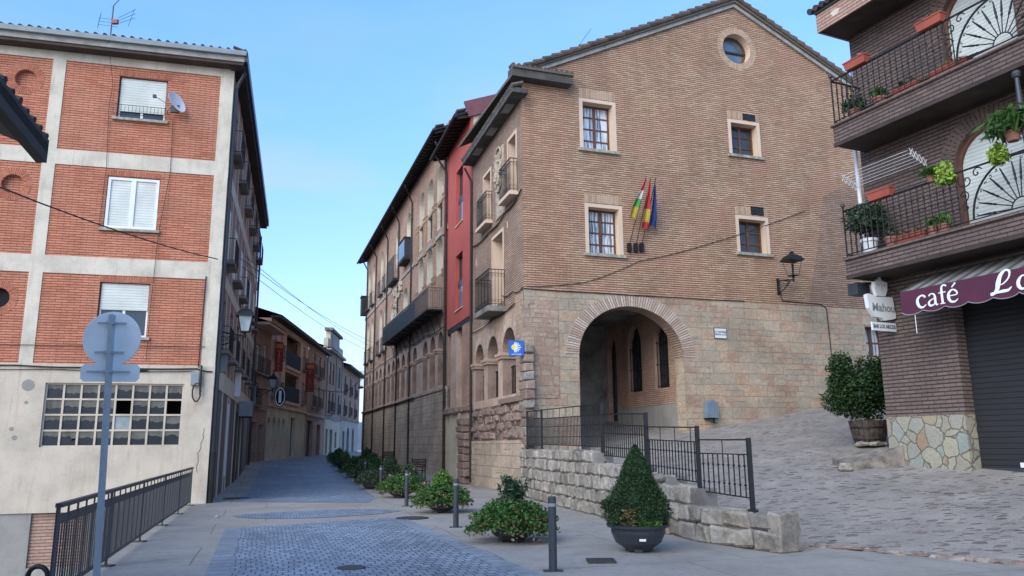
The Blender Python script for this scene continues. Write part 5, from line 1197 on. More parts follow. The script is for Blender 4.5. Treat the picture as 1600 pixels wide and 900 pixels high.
posts = [(.47, 26.3, 1.55, 2.72), (.88, 24.4, 1.52, 2.69), (2.15, 19.16, 1.24, 2.61), (2.78, 16.56, 1.10, 2.28), (3.33, 14.4, .64, 1.95), (3.90, 13.21, .58, 1.72)]
for x, y, z0, z1 in posts:
    b = MB(); b.box(x-.035, x+.035, y-.035, y+.035, z0-.05, z1+.02, 'iron'); b.box(x-.07, x+.07, y-.07, y+.07, z0-.03, z0+.01, 'iron'); b.build('post', FE, world=True)
secs = [(0, 1, 2.72, 2.69, 1.64, .24), (1, 2, 2.69, 2.61, 1.62, .26), (2, 3, 2.36, 2.27, 1.36, .25), (3, 4, 2.00, 1.94, 1.00, .26), (4, 5, 1.72, 1.71, .80, .24)]
for i, j, ta, tb, zb, gap in secs:
    p, q = Vector(posts[i][:2]), Vector(posts[j][:2]); b = MB()
    def pt(t, z): c = p+(q-p)*t; return (c.x, c.y, z)
    b.obox(pt(0, ta), pt(1, tb), .04, .025, 'iron'); b.obox(pt(0, ta-gap), pt(1, tb-gap), .025, .02, 'iron'); b.obox(pt(0, zb+.03), pt(1, zb-.03), .025, .02, 'iron')
    n = int((q-p).length/.125); 
    for k in range(1, n):
        t = k/n; tt = ta+(tb-ta)*t-gap; z_ = zb+.03-.06*t; h = tt-z_
        if i < 2: b.tube([pt(t, z_), pt(t, tt)], .013, 'iron', 5)
        else: b.tube([pt(t, z_), pt(t, z_+h*.25), pt(t, z_+h*.28), pt(t, z_+h*.31), pt(t, z_+h*.70), pt(t, z_+h*.73), pt(t, z_+h*.76), pt(t, tt)], [.012, .012, .028, .012, .012, .028, .012, .012], 'iron', 6)
        if k % 5 == 0: b.tube([pt(t, tt), pt(t, tt+gap)], .009, 'iron', 5)
        if k % 7 == 0 and i < 2: b.tube([pt(t, z_), pt(t, z_-.12)], .009, 'iron', 5)
    if i < 2:
        for f in (.30, .68): b.obox(pt(0, zb+(ta-zb-gap)*f), pt(1, zb+(tb-zb-gap)*f), .02, .015, 'iron')
    b.build('panel', FE, world=True)
# ================================================================== RAILING ON THE LEFT PAVEMENT EDGE
RL = thing('pavement_railing', 'dark steel railing along the left pavement edge above the lower street', 'railing', (-7, 16, 0))
a_, b_ = Vector(RAIL0), Vector((-9.33, 23.3)); ln = (b_-a_).length; dr = (b_-a_).normalized()
def rp(d, z, o=0): c = a_+dr*d+Vector((dr.y, -dr.x))*o; return (c.x, c.y, z)
b = MB(); b.obox(rp(0, 1.05), rp(ln, 1.06), .07, .045, 'iron_grey'); b.build('handrail', RL, world=True)
b = MB(); b.obox(rp(0, .90), rp(ln, .90), .012, .10, 'iron_grey'); b.obox(rp(0, .12), rp(ln, .12), .02, .05, 'iron_grey'); b.build('rail', RL, world=True)
for k in range(6):
    d = ln*k/5; b = MB(); b.obox(rp(d, .0), rp(d, 1.03), .02, .12, 'iron_grey', (dr.x, dr.y, 0)); b.box(rp(d, 0)[0]-.1, rp(d, 0)[0]+.1, rp(d, 0)[1]-.08, rp(d, 0)[1]+.08, .0, .02, 'iron_grey'); b.build('post', RL, world=True)
n = int(ln/.115); b = MB()
for k in range(1, n):
    d = ln*k/n
    if k % 4 == 0: b.obox(rp(d, .14), rp(d, 1.03), .012, .06, 'iron_grey', (dr.x, dr.y, 0))
    else: b.obox(rp(d, .14), rp(d, .86), .012, .014, 'iron_grey')
b.build('bars', RL, world=True)
SC = thing('scroll_handrail', 'curled end of a dark iron handrail at the lower left beyond the railing', 'railing', (-5.3, 9, -.6))
b = MB(); c0 = Vector((-5.35, 9.2, .24)); b.tube([c0+Vector((.13*math.cos(t), .02*t, .12*math.sin(t))) for t in [-.6+k*.35 for k in range(13)]], .028, 'iron', 8)
b.tube([c0+Vector((-.12, .1, -.05)), c0+Vector((-.3, .1, -.11)), c0+Vector((-1.0, .1, -.25))], .03, 'iron', 8); b.tube([c0+Vector((.02, 0, -.1)), c0+Vector((.02, 0, -2.9))], .03, 'iron', 8); b.build('handrail', SC, world=True)

# ================================================================== ROAD SIGN SEEN FROM BEHIND
PX = (-4.28, 8.45)
RS = thing('road_sign', 'back of a round road sign with a small plate below on a galvanised pole', 'road sign', (PX[0], PX[1], 0))
b = MB(); b.obox((0, 0, 0), (-.10, 0, 3.09), .075, .04, 'galv'); b.build('pole', RS, loc=(0, 0, 0))
bd = Vector((math.cos(R(8)), math.sin(R(8)), 0))
b = MB(); b.lathe([(0, 0), (.295, 0), (.30, .006), (.30, .02), (.285, .03), (0, .03)], 'sign_back', 36); dsc = b.build('disc', RS, loc=(-.10, .05, 2.83)); dsc.matrix_basis = Matrix.Translation((-.10, .03, 2.83)) @ Matrix.Rotation(R(8), 4, 'Z') @ Matrix.Rotation(R(-90), 4, 'X')
b = MB()
pl = [(x*.30, z*.095) for x, z in ((-1, -.6), (-.88, -1), (.88, -1), (1, -.6), (1, .6), (.88, 1), (-.88, 1), (-1, .6))]
b.prism(pl, .0, .02, 'sign_back'); o = b.build('plate', RS, loc=(-.085, .03, 2.46), rz=R(8))
for z in (3.00, 2.68, 2.47):
    b = MB(); L_ = .15 if z > 2.5 else .22; b.box(-L_, L_, -.02, -.005, -.008, .008, 'galv'); b.box(-.05, .05, -.06, -.005, -.012, .012, 'galv'); b.build('clamp', RS, loc=(-.10+(.01 if z < 2.5 else 0), .02, z), rz=R(8))

# ================================================================== PLANTS
def pt_ell(n, rx, ry, rz, seed, shell=.45, zmin=-1):
    r = np.random.default_rng(seed); d = r.normal(size=(n, 3)); d /= np.linalg.norm(d, axis=1)[:, None]
    rad = (shell+(1-shell)*r.random(n)**.6)
    lump = 1+.13*np.sin(d[:, 0]*7+seed)*np.cos(d[:, 1]*6-seed)+.10*np.sin(d[:, 2]*9+d[:, 0]*5+seed)
    p = d*rad[:, None]*lump[:, None]*np.array([rx, ry, rz]); return p[p[:, 2] > zmin]
def bowl(b, r, h, m='pot_plastic'):
    b.lathe([(0, .02), (r*.42, .02), (r*.50, .06), (r*.78, h*.35), (r*.92, h*.7), (r*.93, h*.88), (r*1.06, h*.90), (r*1.08, h), (r*.97, h), (r*.93, h*.86)], m, 28)
    for k in range(3): a = k*2.1+.3; b.box(r*.38*math.cos(a)-.06, r*.38*math.cos(a)+.06, r*.38*math.sin(a)-.05, r*.38*math.sin(a)+.05, 0, .10, m)
def conical_shrub(loc):
    t = thing('potted_conical_shrub', 'clipped cone shaped evergreen in a wide dark plastic bowl by the stone wall', 'potted plant', loc)
    b = MB(); bowl(b, .46, .42); b.build('pot', t, loc=(0, 0, 0), smooth=False)
    b = MB(); b.lathe([(0, .36), (.42, .36)], 'soil', 20); b.box(-.05, .05, -.435, -.425, .20, .235, 'white'); b.build('soil', t, loc=(0, 0, 0))
    b = MB(); r = np.random.default_rng(3); n = 36000; hh = r.random(n)**1.25; a = r.random(n)*2*math.pi
    prof = np.interp(hh, [0, .08, .3, .6, .85, 1], [.40, .475, .44, .27, .12, .02])
    lump = 1+.09*np.sin(a*4+hh*9)+.06*np.sin(a*9-hh*19)+.05*np.sin(a*17+hh*31)+.06*r.normal(size=n); rad = prof*lump*(1-.30*r.random(n)**2)
    P = np.stack([rad*np.cos(a), rad*np.sin(a), .40+1.24*hh], 1)
    # a looser side shoot on the left
    k = r.random(n); tan = (np.abs(a-4.25) < .25) & (hh > .02) & (hh < .22)
    b.leaves(P[~tan], .0165, 'leaf_dark', 1.7, 1); q = P[tan]; b.leaves(q[:len(q)*2//3], .028, 'leaf_tan', 1.7, 2); b.leaves(q[len(q)*2//3:], .028, 'leaf_dark', 1.7, 3)
    low = (hh < .07) & (a > 4.6) & (a < 5.6); b.leaves(P[low]+np.array([0, 0, .0]), .03, 'leaf_bright', 1.7, 4)
    side = pt_ell(500, .12, .12, .10, 5)+np.array([-.46, -.05, .72]); b.leaves(side, .026, 'leaf_dark', 1.7, 6)
    core = MB()
    b.build('foliage', t, loc=(0, 0, 0))
    core.lathe([(.02, 1.45), (.16, 1.1), (.28, .75), (.32, .5), (.2, .38)], 'leaf_dark', 12); core.tube([(0, 0, .36), (0, 0, .7)], .03, 'stem', 6); core.build('branches', t, loc=(0, 0, 0))
    return t
conical_shrub((1.96, 12.85, 0))
def geranium(loc, label, seed=1, r=.45, h=.36, fr_=.66, fh=.62, centre='spiky', nf=60, n=2600, group='flower planters in a row along the road', leaf='leaf_mid', flower='petal', scale=1):
    t = thing('flower_planter', label, 'potted plant', loc, seed*.7, group)
    b = MB(); bowl(b, r, h); b.lathe([(0, h-.05), (r*.9, h-.05)], 'soil', 16); b.build('pot', t, loc=(0, 0, 0))
    n = int(n*1.7); P = pt_ell(n, fr_, fr_, .26, seed, .35, -.22); P[:, 2] += h+.10; rr = np.hypot(P[:, 0], P[:, 1]); P[:, 2] -= np.clip(rr-r*.9, 0, 1)*.42
    b = MB(); b.leaves(P, .046, leaf, 1.25, seed+1, .8)
    rg = np.random.default_rng(seed); k = rg.integers(0, len(P), nf*4); 
    dr_ = P[rr > r*1.05]; dr_ = dr_[:len(dr_)//5].copy(); dr_[:, 2] -= .07; b.leaves(dr_, .04, 'leaf_tan', 1.6, seed+3)
    b.build('foliage', t, loc=(0, 0, 0))
    if centre == 'spiky':
        b = MB(); c = []
        for i in range(26):
            a = rg.random()*6.28; l = rg.random()*.16+.04; x, y = l*math.cos(a)*1.4, l*math.sin(a)*1.4; top = fh*(.55+.45*rg.random()); b.tube([(x*.3, y*.3, h), (x, y, h+top*.95)], .006, 'stem', 4)
            for z in np.linspace(.2, top, 9): c += [(x*(z/top)+rg.normal()*.035, y*(z/top)+rg.normal()*.035, h+z) for _ in range(7)]
        b.leaves(np.array(c), .035, 'leaf_grey', 3.2, seed+5, .8); b.build('centre_plant', t, loc=(0, 0, 0))
    elif centre == 'conifer':
        b = MB(); q = pt_ell(2600, .26, .26, .36, seed+2, .6); q[:, 2] += h+.30; tn = (q[:, 0] > .02) & (q[:, 1] < -.08) & (np.abs(q[:, 2]-h-.25) < .22)
        b.leaves(q[~tn], .03, 'leaf_bright', 2, seed+5, .8); b.leaves(q[tn], .03, 'leaf_tan', 2, seed+6); b.build('centre_plant', t, loc=(0, 0, 0))
    elif centre == 'bush':
        b = MB(); q = pt_ell(1200, .27, .27, .34, seed+2, .3); q[:, 2] += h+.32; b.leaves(q, .05, 'leaf_grey', 2, seed+5, .6); b.build('centre_plant', t, loc=(0, 0, 0))
    b = MB()
    for i in range(nf//5):                                             # round heads of petals on thin stalks
        j = rg.integers(0, len(P)); p = P[j]; f = 1.03+.12*rg.random(); c = np.array([p[0]*f, p[1]*f, p[2]+.03+.06*rg.random()])
        b.leaves(c+rg.normal(size=(9, 3))*.02, .03, flower, 1.1, seed*50+i, .3); b.tube([tuple(p*.8+np.array([0, 0, .02])), tuple(c)], .003, 'stem', 3)
    b.build('flowers', t, loc=(0, 0, 0)); return t
geranium((-.02, 14.25, 0), 'nearest flower planter with pink geraniums and a grey green oleander in the middle', 1, fr_=.80, fh=.78, nf=70, n=3400)
geranium((-1.80, 20.3, 0), 'flower planter with a bright green conifer partly browned in its middle', 2, centre='conifer', fr_=.76, nf=110, n=3000)
geranium((-3.65, 26.0, 0), 'low bushy flower planter third along the row from the camera', 3, fr_=.76, centre='none', nf=35, n=2600, leaf='leaf_mid')
far_ = geranium((-5.35, 30.6, 0), 'fourth planter along the row with reddish dry foliage tips', 4, centre='none', nf=20, n=1800, leaf='leaf_grey', flower='leaf_tan')
g5 = geranium((-3.75, 28.9, 0), 'grey leaved round bush in a tub, behind the third flower planter', 5, centre='bush', nf=10, n=1500, leaf='leaf_grey', group=None)
tags = ['fifth planter along the row', 'sixth planter along the row', 'seventh planter along the row', 'eighth planter along the row', 'farthest planter at the end of the row']
cents = ['bush', 'spiky', 'conifer', 'bush', 'none']
for i, (x, y) in enumerate([(-6.4, 34.2), (-7.6, 38.2), (-8.9, 42.3), (-10.2, 46.6), (-11.3, 51.0)]):
    geranium((x, y, street_z(x, y)), 'leafy '+tags[i]+' running up the street', 6+i, centre=cents[i], nf=10, n=1300, leaf='leaf_mid' if i % 2 else 'leaf_grey')
for i, (x, y, lb) in enumerate([(-5.1, 33.3, 'dark tub with a spreading green shrub between the nearer chair and the planter row'), (-6.6, 38.0, 'leafy tub on the wall side of the row, below the farther chair'), (-8.3, 45.5, 'farthest leafy tub on the wall side of the planter row')]):
    t = geranium((x, y, street_z(x, y)), lb, 20+i, r=.42, h=.5, centre='bush', nf=6, n=1500, leaf='leaf_mid' if i else 'leaf_grey', group='tubs between the planters and the wall')
# big bush in a half barrel near the cafe
BR = thing('barrel_shrub', 'leafy green shrub in a weathered half barrel at the cafe corner', 'potted plant', (9.6, 21.45, plaza_z(9.6, 21.45)+.01))
b = MB()
for k in range(22):
    a0, a1 = 2*math.pi*k/22+.012, 2*math.pi*(k+1)/22-.012; vs = []
    for rr, z in ((.37, 0), (.44, .3), (.50, .66)):
        for a in (a0, a1): vs += [(rr*math.cos(a), rr*math.sin(a), z+(random.uniform(-.015, .02) if z > .5 else 0)), ((rr-.03)*math.cos(a), (rr-.03)*math.sin(a), z)]
    b.add(vs, [(0, 2, 6, 4), (4, 6, 10, 8), (8, 10, 11, 9), (1, 3, 7, 5), (5, 7, 11, 9)], 'barrel')
b.lathe([(0, .58), (.45, .58)], 'soil', 16); b.lathe([(.375, .0), (.375, .58)], 'barrel', 20)
for z, rr in ((.14, .408), (.45, .47)): b.lathe([(rr, z), (rr+.008, z+.02), (rr+.004, z+.05)], 'iron', 22)
for k in range(6): a = 3.6+k*.45; b.block((.40*math.cos(a), .40*math.sin(a), .05), (-math.sin(a), math.cos(a), 0), (math.cos(a), math.sin(a), 0), .22, .16, .10, 'stone_block', .02, .03)
b.build('barrel', BR, loc=(0, 0, 0))
b = MB(); b.tube([(0, 0, .55), (.02, 0, .9), (-.12, .0, 1.5), (-.3, .1, 2.1)], [.07, .06, .04, .02], 'stem', 7); b.tube([(0, 0, .8), (.2, .05, 1.4), (.35, 0, 2.1)], [.05, .04, .02], 'stem', 6); b.tube([(0, 0, .9), (-.4, 0, 1.3), (-.8, 0, 1.5)], [.045, .03, .015], 'stem', 6); b.build('trunk', BR, loc=(0, 0, 0))
b = MB(); bl = [(-.70, 0, 1.25, .50, .42), (-.25, 0, 1.15, .55, .45), (.28, 0, 1.25, .55, .5), (-.62, 0, 2.1, .34, .45), (.10, 0, 1.95, .55, .5), (.48, 0, 1.9, .45, .5), (-.2, -.3, 1.55, .5, .45), (.45, -.1, 1.45, .42, .4), (-.6, 0, 1.65, .42, .35)]
for i, (x, y, z, r1, rz_) in enumerate(bl):
    q = pt_ell(1700, r1, r1*.95, rz_, 40+i, .3)+np.array([x, y, z-.05]); b.leaves(q, .048, 'leaf_dark', 1.6, 60+i, .7); q2 = pt_ell(150, r1*1.05, r1, rz_*1.05, 90+i, .8, 0)+np.array([x, y, z]); b.leaves(q2, .05, 'leaf_mid', 1.6, 80+i, .8)
b.build('foliage', BR, loc=(0, 0, 0))
LW = thing('low_wall', 'low wedge of stone wall against the cafe plinth in front of the barrel', 'wall', (8.5, 18.4, 1.0))
P0, P1 = Vector((7.9, 18.72)), Vector((9.0, 18.42)); dv = (P1-P0).normalized(); nv = Vector((-dv.y, dv.x))*.42
b = MB(); zb = .85
q = [(P0.x, P0.y), (P1.x, P1.y), (P1.x+nv.x, P1.y+nv.y), (P0.x+nv.x-.2, P0.y+nv.y+.5)]; zt = [1.13, 1.56, 1.60, 1.28]
b.add([(x, y, zb) for x, y in q]+[(x, y, z) for (x, y), z in zip(q, zt)], [(0, 3, 2, 1), (4, 5, 6, 7), (0, 1, 5, 4), (1, 2, 6, 5), (2, 3, 7, 6), (3, 0, 4, 7)], 'low_stone'); 
b.block((P0.x-.12, P0.y+.08, 1.08), (dv.x, dv.y, 0), (-dv.y, dv.x, 0), .3, .3, .2, 'stone_block', .02, .04); b.build('stones', LW, world=True)

# ================================================================== BOLLARDS, CHAIRS, LIDS, BIN, SIGNS ON WALLS
bl = thing('bollard', 'nearest dark steel bollard with a pale band, at the paver edge beside the clipped cone', 'bollard', (.52, 10.98, 0), group='bollards in a line along the road')
b = MB(); b.lathe([(.056, 0), (.056, .83), (.057, .84)], 'iron_grey', 20); b.lathe([(.058, .87), (.055, .955), (.045, .968), (0, .968)], 'iron_grey', 20); b.build('post', bl, loc=(0, 0, 0))
b = MB(); b.lathe([(.0575, .835), (.0585, .845), (.0585, .87), (.0575, .88)], 'grey_box', 20); b.build('band', bl, loc=(0, 0, 0)); b = MB(); b.box(-.13, .13, -.09, .09, .0, .012, 'iron_grey'); b.build('base_plate', bl, loc=(0, 0, 0))
for (x, y), lb in zip([(-1.19, 16.7), (-2.97, 22.4), (-4.62, 28.0), (-6.25, 33.8), (-7.9, 39.5), (-9.45, 45.0)],
        ['dark bollard between the two nearest flower planters', 'dark bollard between the bright conifer planter and the low bushy one', 'fourth bollard from the camera, after the low bushy planter', 'fifth bollard from the camera, half hidden by foliage', 'sixth bollard from the camera, half hidden by foliage', 'farthest bollard visible among the planters']):
    c = copy_tree(bl); c.location = (x, y, street_z(x, y)); c['label'] = lb
CH = thing('street_chair', 'brown slatted armchair by the wall, the nearer of the two', 'chair', (-4.35, 36.2, street_z(-4.35, 36.2)), R(200), 'street chairs by the arcade wall')
b = MB()
for k in range(5): b.box(-.31, .31, -.26+k*.105, -.17+k*.105, .47, .49, 'wood_soffit')
b.build('seat', CH, loc=(0, 0, 0)); b = MB()
for k in range(4): b.box(-.31, .31, .28+k*.03, .30+k*.03, .62+k*.10, .70+k*.10, 'wood_soffit')
b.build('backrest', CH, loc=(0, 0, 0))
for sx in (-.31, .31):
    b = MB(); b.tube([(sx, -.30, 0), (sx, -.26, .68), (sx, -.2, .71), (sx, .30, .71)], .026, 'iron', 6); b.build('leg', CH, loc=(0, 0, 0))
    b = MB(); b.tube([(sx, .36, 0), (sx, .24, .46), (sx, .40, 1.02)], .026, 'iron', 6); b.tube([(sx, -.27, .46), (sx, .24, .46)], .015, 'iron', 5); b.build('leg', CH, loc=(0, 0, 0))
c = copy_tree(CH); c.location = (-7.35, 46.5, street_z(-7.35, 46.5)); c['label'] = 'brown slatted armchair by the wall, the farther of the two'
def lid(x, y, r, lb, cat='manhole cover', sq=False, dz=.014):
    t = thing('drain_lid' if sq else 'manhole_cover', lb, cat, (x, y, (plz(x, y) if x > 4.2 else street_z(x, y))+dz))
    b = MB()
    if sq: b.box(-r, r, -r, r, -.03, .012, 'metal_lid')
    else: b.lathe([(0, .0), (r*.92, .0), (r*.93, .004), (r, .004), (r, -.02)], 'metal_lid', 28)
    b.build('lid', t, loc=(0, 0, 0)); return t
lid(-2.35, 18.75, .38, 'rusty manhole cover in front of the bright conifer planter')
lid(-9.0, 26.2, .42, 'dark round manhole cover in the left pavement near the block corner')
lid(-2.25, 11.35, .20, 'round iron cover set in the near pavers'); 
lid(4.55, 13.2, .26, 'square dark drain lid at the foot of the wall end', 'drain lid', True, .012)
lid(1.25, 11.8, .2, 'small square cover in the concrete left of the plant bowl', 'drain lid', True)
t = thing('litter', 'small white scrap of paper on the left pavement', 'litter', (-7.05, 19.3, .01)); b = MB(); b.add([(-.08, 0, 0), (.0, -.04, .03), (.08, .01, .02), (.03, .06, .0), (-.04, .05, .04)], [(0, 1, 4), (1, 2, 3), (1, 3, 4)], 'white'); b.build('paper', t, loc=(0, 0, 0))
t = thing('loose_kerb_stones', 'broken rough stones where the cobbles meet the concrete at lower right', 'kerb stones', (5.6, 11.9, 0)); b = MB(); random.seed(8)
for i in range(34):
    u = i/34; x = 4.75+u*2.6; y = 13.45-u*2.75+random.uniform(-.05, .05)
    b.block((x, y, .0), (.7, -.7, 0), (.7, .7, 0), random.uniform(.14, .32), random.uniform(.1, .2), .07, 'red_block' if i % 3 else 'stone_block', .03, .03)
b.build('stones', t, world=True)
BI = thing('litter_bin', 'perforated blue grey bin hanging on the sandstone wall right of the portal', 'bin', FR1.w(7.12, 0, 2.8))
b = MB(); b.prism(rect(6.90, 7.36, 2.55, 3.12), .06, .34, 'bin'); b.build('body', BI, FR1)
b = MB(); b.box(6.9, 7.36, .05, .30, 2.50, 2.53, 'iron'); b.obox((6.92, .04, 2.52), (7.32, .30, 2.35), .03, .03, 'iron'); b.obox((7.34, .03, 2.35), (7.34, .03, 3.1), .05, .04, 'iron'); b.box(7.05, 7.25, .04, .3, 3.12, 3.19, 'bin'); b.build('bracket', BI, FR1)
b = MB()
for i in range(4):
    for j in range(7): b.prism(circle(6.97+i*.107, 2.62+j*.072, .011, 6), .335, .343, 'black')
b.build('holes', BI, FR1)
t = thing('street_plaque', 'white ceramic street name plaque on the sandstone wall', 'plaque', FR1.w(7.85, 0, 5.7))
b = MB(); b.box(7.60, 8.10, 0.003, .03, 5.52, 5.88, 'white'); b.build('plate', t, FR1)
b = MB(); b.box(7.57, 8.13, 0.002, .022, 5.49, 5.91, 'letter_dark'); b.build('border', t, FR1)
text_mesh('lettering', 'C/ TRAVESIA\nMARIA LUZ', .095, 'letter_dark', t, face_mat(FR1, 7.85, .034, 5.70), .001, bold=.002)
t = thing('route_sign', 'square blue sign with a yellow scallop shell on the building corner', 'sign', FR1.w(-.35, .2, 4.9))
FSg = Frame(*FR1.w(-.10, .22, 0).xy, 84, 1)
b = MB(); b.box(-.52, .0, 0, .02, 4.60, 5.12, 'sign_blue'); b.build('panel', t, FSg)
b = MB(); cx, cz = -.36, 4.89
b.prism([(cx+.07*math.cos(a), cz+.085*math.sin(a)) for a in [k*.35 for k in range(18)]], .021, .026, 'sign_yellow')
for k in range(9):
    a = -1.25+k*.31; b.obox((cx+.07*math.cos(a), .023, cz+.08*math.sin(a)), (cx+(.26-.05*abs(a))*math.cos(a), .023, cz+(.25-.05*abs(a))*math.sin(a)), .006, .028, 'letter', (0, 0, 1) if abs(a) < .8 else (1, 0, 0))
b.build('shell_emblem', t, FSg)
text_mesh('lettering', 'camino La Rioja', .052, 'letter', t, face_mat(FSg, -.26, .022, 4.655), .001, bold=.001)

# flags on the gable
random.seed(3)
fl = [('flagpole with a red, white, green and yellow regional flag', (4.13, 8.86), (4.55, 11.3), [('flag_red', .0, .30), ('flag_white', .30, .52), ('flag_green', .52, .74), ('flag_yellow', .74, 1.0)], (.0, .95), (-.34, .0)),
      ('flagpole with a hanging red and yellow flag, middle of the three', (4.40, 8.87), (4.73, 11.25), [('flag_red', 0, .45), ('flag_red', .45, .6), ('flag_yellow', .6, .85), ('flag_red', .85, 1.0)], (.05, 1.12), (-.10, .26)),
      ('flagpole with a hanging dark blue flag', (4.64, 8.89), (4.95, 11.3), [('flag_blue', 0, 1)], (.15, 1.0), (.0, .31))]
for lb, (sb, zb), (st_, zt), cols, (fa, fb), (wl, wr) in fl:
    t = thing('flagpole', lb, 'flag', FR1.w(sb, .05, zb), group='flags on the gable wall'); OT = .8
    b = MB(); b.tube([(sb, .1, zb), (st_, OT, zt)], .018, 'wood_dark', 6); b.build('pole', t, FR1)
    b = MB(); b.box(sb-.07, sb+.07, 0.003, .12, zb-.28, zb+.05, 'iron'); b.build('holder', t, FR1)
    b = MB(); n = 14; z1_, z0_ = zt-fa-.12, zt-fa-1.35*fb-.2
    pole = Vector((st_-sb, OT-.1, zt-zb))
    for i in range(n):
        u0, u1 = i/n, (i+1)/n; um = (u0+u1)/2; m_ = [c for c, a, e in cols if a <= um <= e][0]; vs = []
        for u in (u0, u1):
            z = z1_+(z0_-z1_)*u; k = (z-zb)/pole.z; pc = Vector((sb, .1, zb))+pole*k
            if fb > .97 or wr > .3: kt = (z1_-zb)/pole.z; pc.x = pc.x*.35+(sb+pole.x*kt)*.65-.05
            wd = min(1, .15+u*1.2)
            for j in range(6):
                v = j/5; x = pc.x+(wl+(wr-wl)*v)*wd+.02; vs.append((x, pc.y+.06*math.sin(v*9+u*2)+.03, z-.25*u*abs(v-.4)))
        b.add(vs, [(j, j+1, j+7, j+6) for j in range(5)], m_)
    b.build('flag', t, FR1)

# street lamps on brackets
def lantern(name, label, fr, s, z, out_, drop=0, sc=1.0, m='iron'):
    """bracket from the wall and a four sided lantern standing on its end"""
    t = thing(name, label, 'street lamp', fr.w(s, 0, z), group='wall lanterns')
    b = MB(); b.box(s-.05, s+.05, 0.003, .05, z-.32*sc, z+.18*sc, m); b.tube([(s, .03, z+.1*sc), (s, out_*.5, z+.05*sc), (s, out_, z)], .022*sc, m, 6); b.tube([(s, .03, z-.28*sc), (s, out_*.35, z-.22*sc), (s, out_*.8, z-.02)], .016*sc, m, 6)
    for k in range(3): cx = .12*sc+k*out_*.24; b.tube([(s, cx+.06*sc*math.cos(a), z-.08*sc+.06*sc*math.sin(a)) for a in [q*.7 for q in range(9)]], .010*sc, m, 4)
    b.tube([(s, out_, z-.05*sc), (s, out_, z+.12*sc)], .03*sc, m, 8); b.build('bracket', t, fr)
    z += .12*sc
    b = MB(); w0, w1, h = .11*sc, .19*sc, .44*sc
    for a, c in ((-1, -1), (1, -1), (1, 1), (-1, 1)): b.obox((s+a*w0, out_+c*w0, z), (s+a*w1, out_+c*w1, z+h), .018*sc, .018*sc, m)
    b.box(s-w0, s+w0, out_-w0, out_+w0, z-.015, z+.015, m)
    def ring(r, zz): return [(s-r, out_-r, zz), (s+r, out_-r, zz), (s+r, out_+r, zz), (s-r, out_+r, zz)]
    rs = [(w1*1.30, h-.01), (w1*1.28, h+.03*sc), (w1*.95, h+.13*sc), (w1*.45, h+.20*sc), (.05*sc, h+.21*sc), (.05*sc, h+.27*sc), (.02*sc, h+.29*sc)]
    vs = []; [vs.extend(ring(r, z+q)) for r, q in rs]
    b.add(vs, [(4*i+k, 4*i+(k+1) % 4, 4*i+4+(k+1) % 4, 4*i+4+k) for i in range(len(rs)-1) for k in range(4)]+[(0, 1, 2, 3)], m); b.tube([(s, out_, z), (s, out_, z+h*.8)], .02*sc, m, 5); b.build('lantern_frame', t, fr)
    g = MB(); w0 *= .97; w1 *= .97; g.add(ring(w0, z+.015)+ring(w1, z+h-.01), [(k, (k+1) % 4, 4+(k+1) % 4, 4+k) for k in range(3 if fr is FR1 else 4)] if fr is not FR1 else [(2, 3, 7, 6)], 'lamp_glass')
    if fr is not FR1: g.build('lantern_glass', t, fr)
lantern('wall_lantern', 'black lantern on a bracket on the gable wall, right of the flags', FR1, 10.62, 7.75, .95, sc=1.3)
lantern('wall_lantern', 'black lantern on a scrolled bracket on the corner of the cream banded block', FL2, .75, 5.15, .78, sc=1.15)
lantern('wall_lantern', 'lantern on the corner house just before the red hotel banner', FB, 1.2, 4.75, .9, sc=1.15)
# hotel banners and oval sign
for (s, z0, z1, lb) in ((4.7, 6.15, 7.95, 'dark red vertical hotel banner nearer the camera'), (15.3, 5.6, 7.7, 'dark red vertical hotel banner farther up the street')):
    t = thing('banner', lb, 'banner', FB.w(s, .5, z0), group='hotel banners'); FBn = Frame(*FB.w(s, .15, 0).xy, 82, 1)
    w_ = .5 if s < 10 else .62
    b = MB(); b.box(0, w_, 0, .03, z0, z1, 'banner'); b.build('cloth', t, FBn); b = MB(); b.box(.04, w_-.04, .03, .036, z1-.34, z1-.06, 'banner_orange'); b.obox((-.2, .015, z1+.03), (w_, .015, z1+.03), .03, .03, 'iron'); b.build('print', t, FBn)
    text_mesh('lettering', 'T', .46, 'banner_orange', t, face_mat(FBn, w_/2, .040, z1-.66), .002, bold=.006)
    text_mesh('lettering', 'H\nO\nT\nE\nL', .20, 'banner_orange', t, face_mat(FBn, w_/2, .040, z0+.55), .002, bold=.006)
t = thing('oval_sign', 'black oval sign with white lettering below the nearer hotel banner', 'sign', FB.w(6.0, .3, 5)); FBn = Frame(*FB.w(4.6, .1, 0).xy, 80, 1)
b = MB(); b.prism(circle(.5, 4.62, .34, 22, .62), 0, .05, 'black'); b.build('panel', t, FBn); b = MB(); b.band(circle(.5, 4.62, .30, 22, .57)+[circle(.5, 4.62, .30, 22, .57)[0]], circle(.5, 4.62, .25, 22, .49)+[circle(.5, 4.62, .25, 22, .49)[0]], .05, .056, 'white'); b.box(.42, .58, .05, .056, 4.25, 4.99, 'white'); b.build('emblem', t, FBn)
t = thing('round_sign', 'small pale round sign projecting over the blue doors up the street', 'sign', FB.w(27, .4, 4)); FBn = Frame(*FB.w(26.6, .15, 0).xy, 80, 1)
b = MB(); b.prism(circle(.7, 4.0, .42, 18, .32), 0, .06, 'white'); b.obox((0, .03, 4.25), (.7, .03, 4.25), .04, .04, 'iron'); b.build('panel', t, FBn)

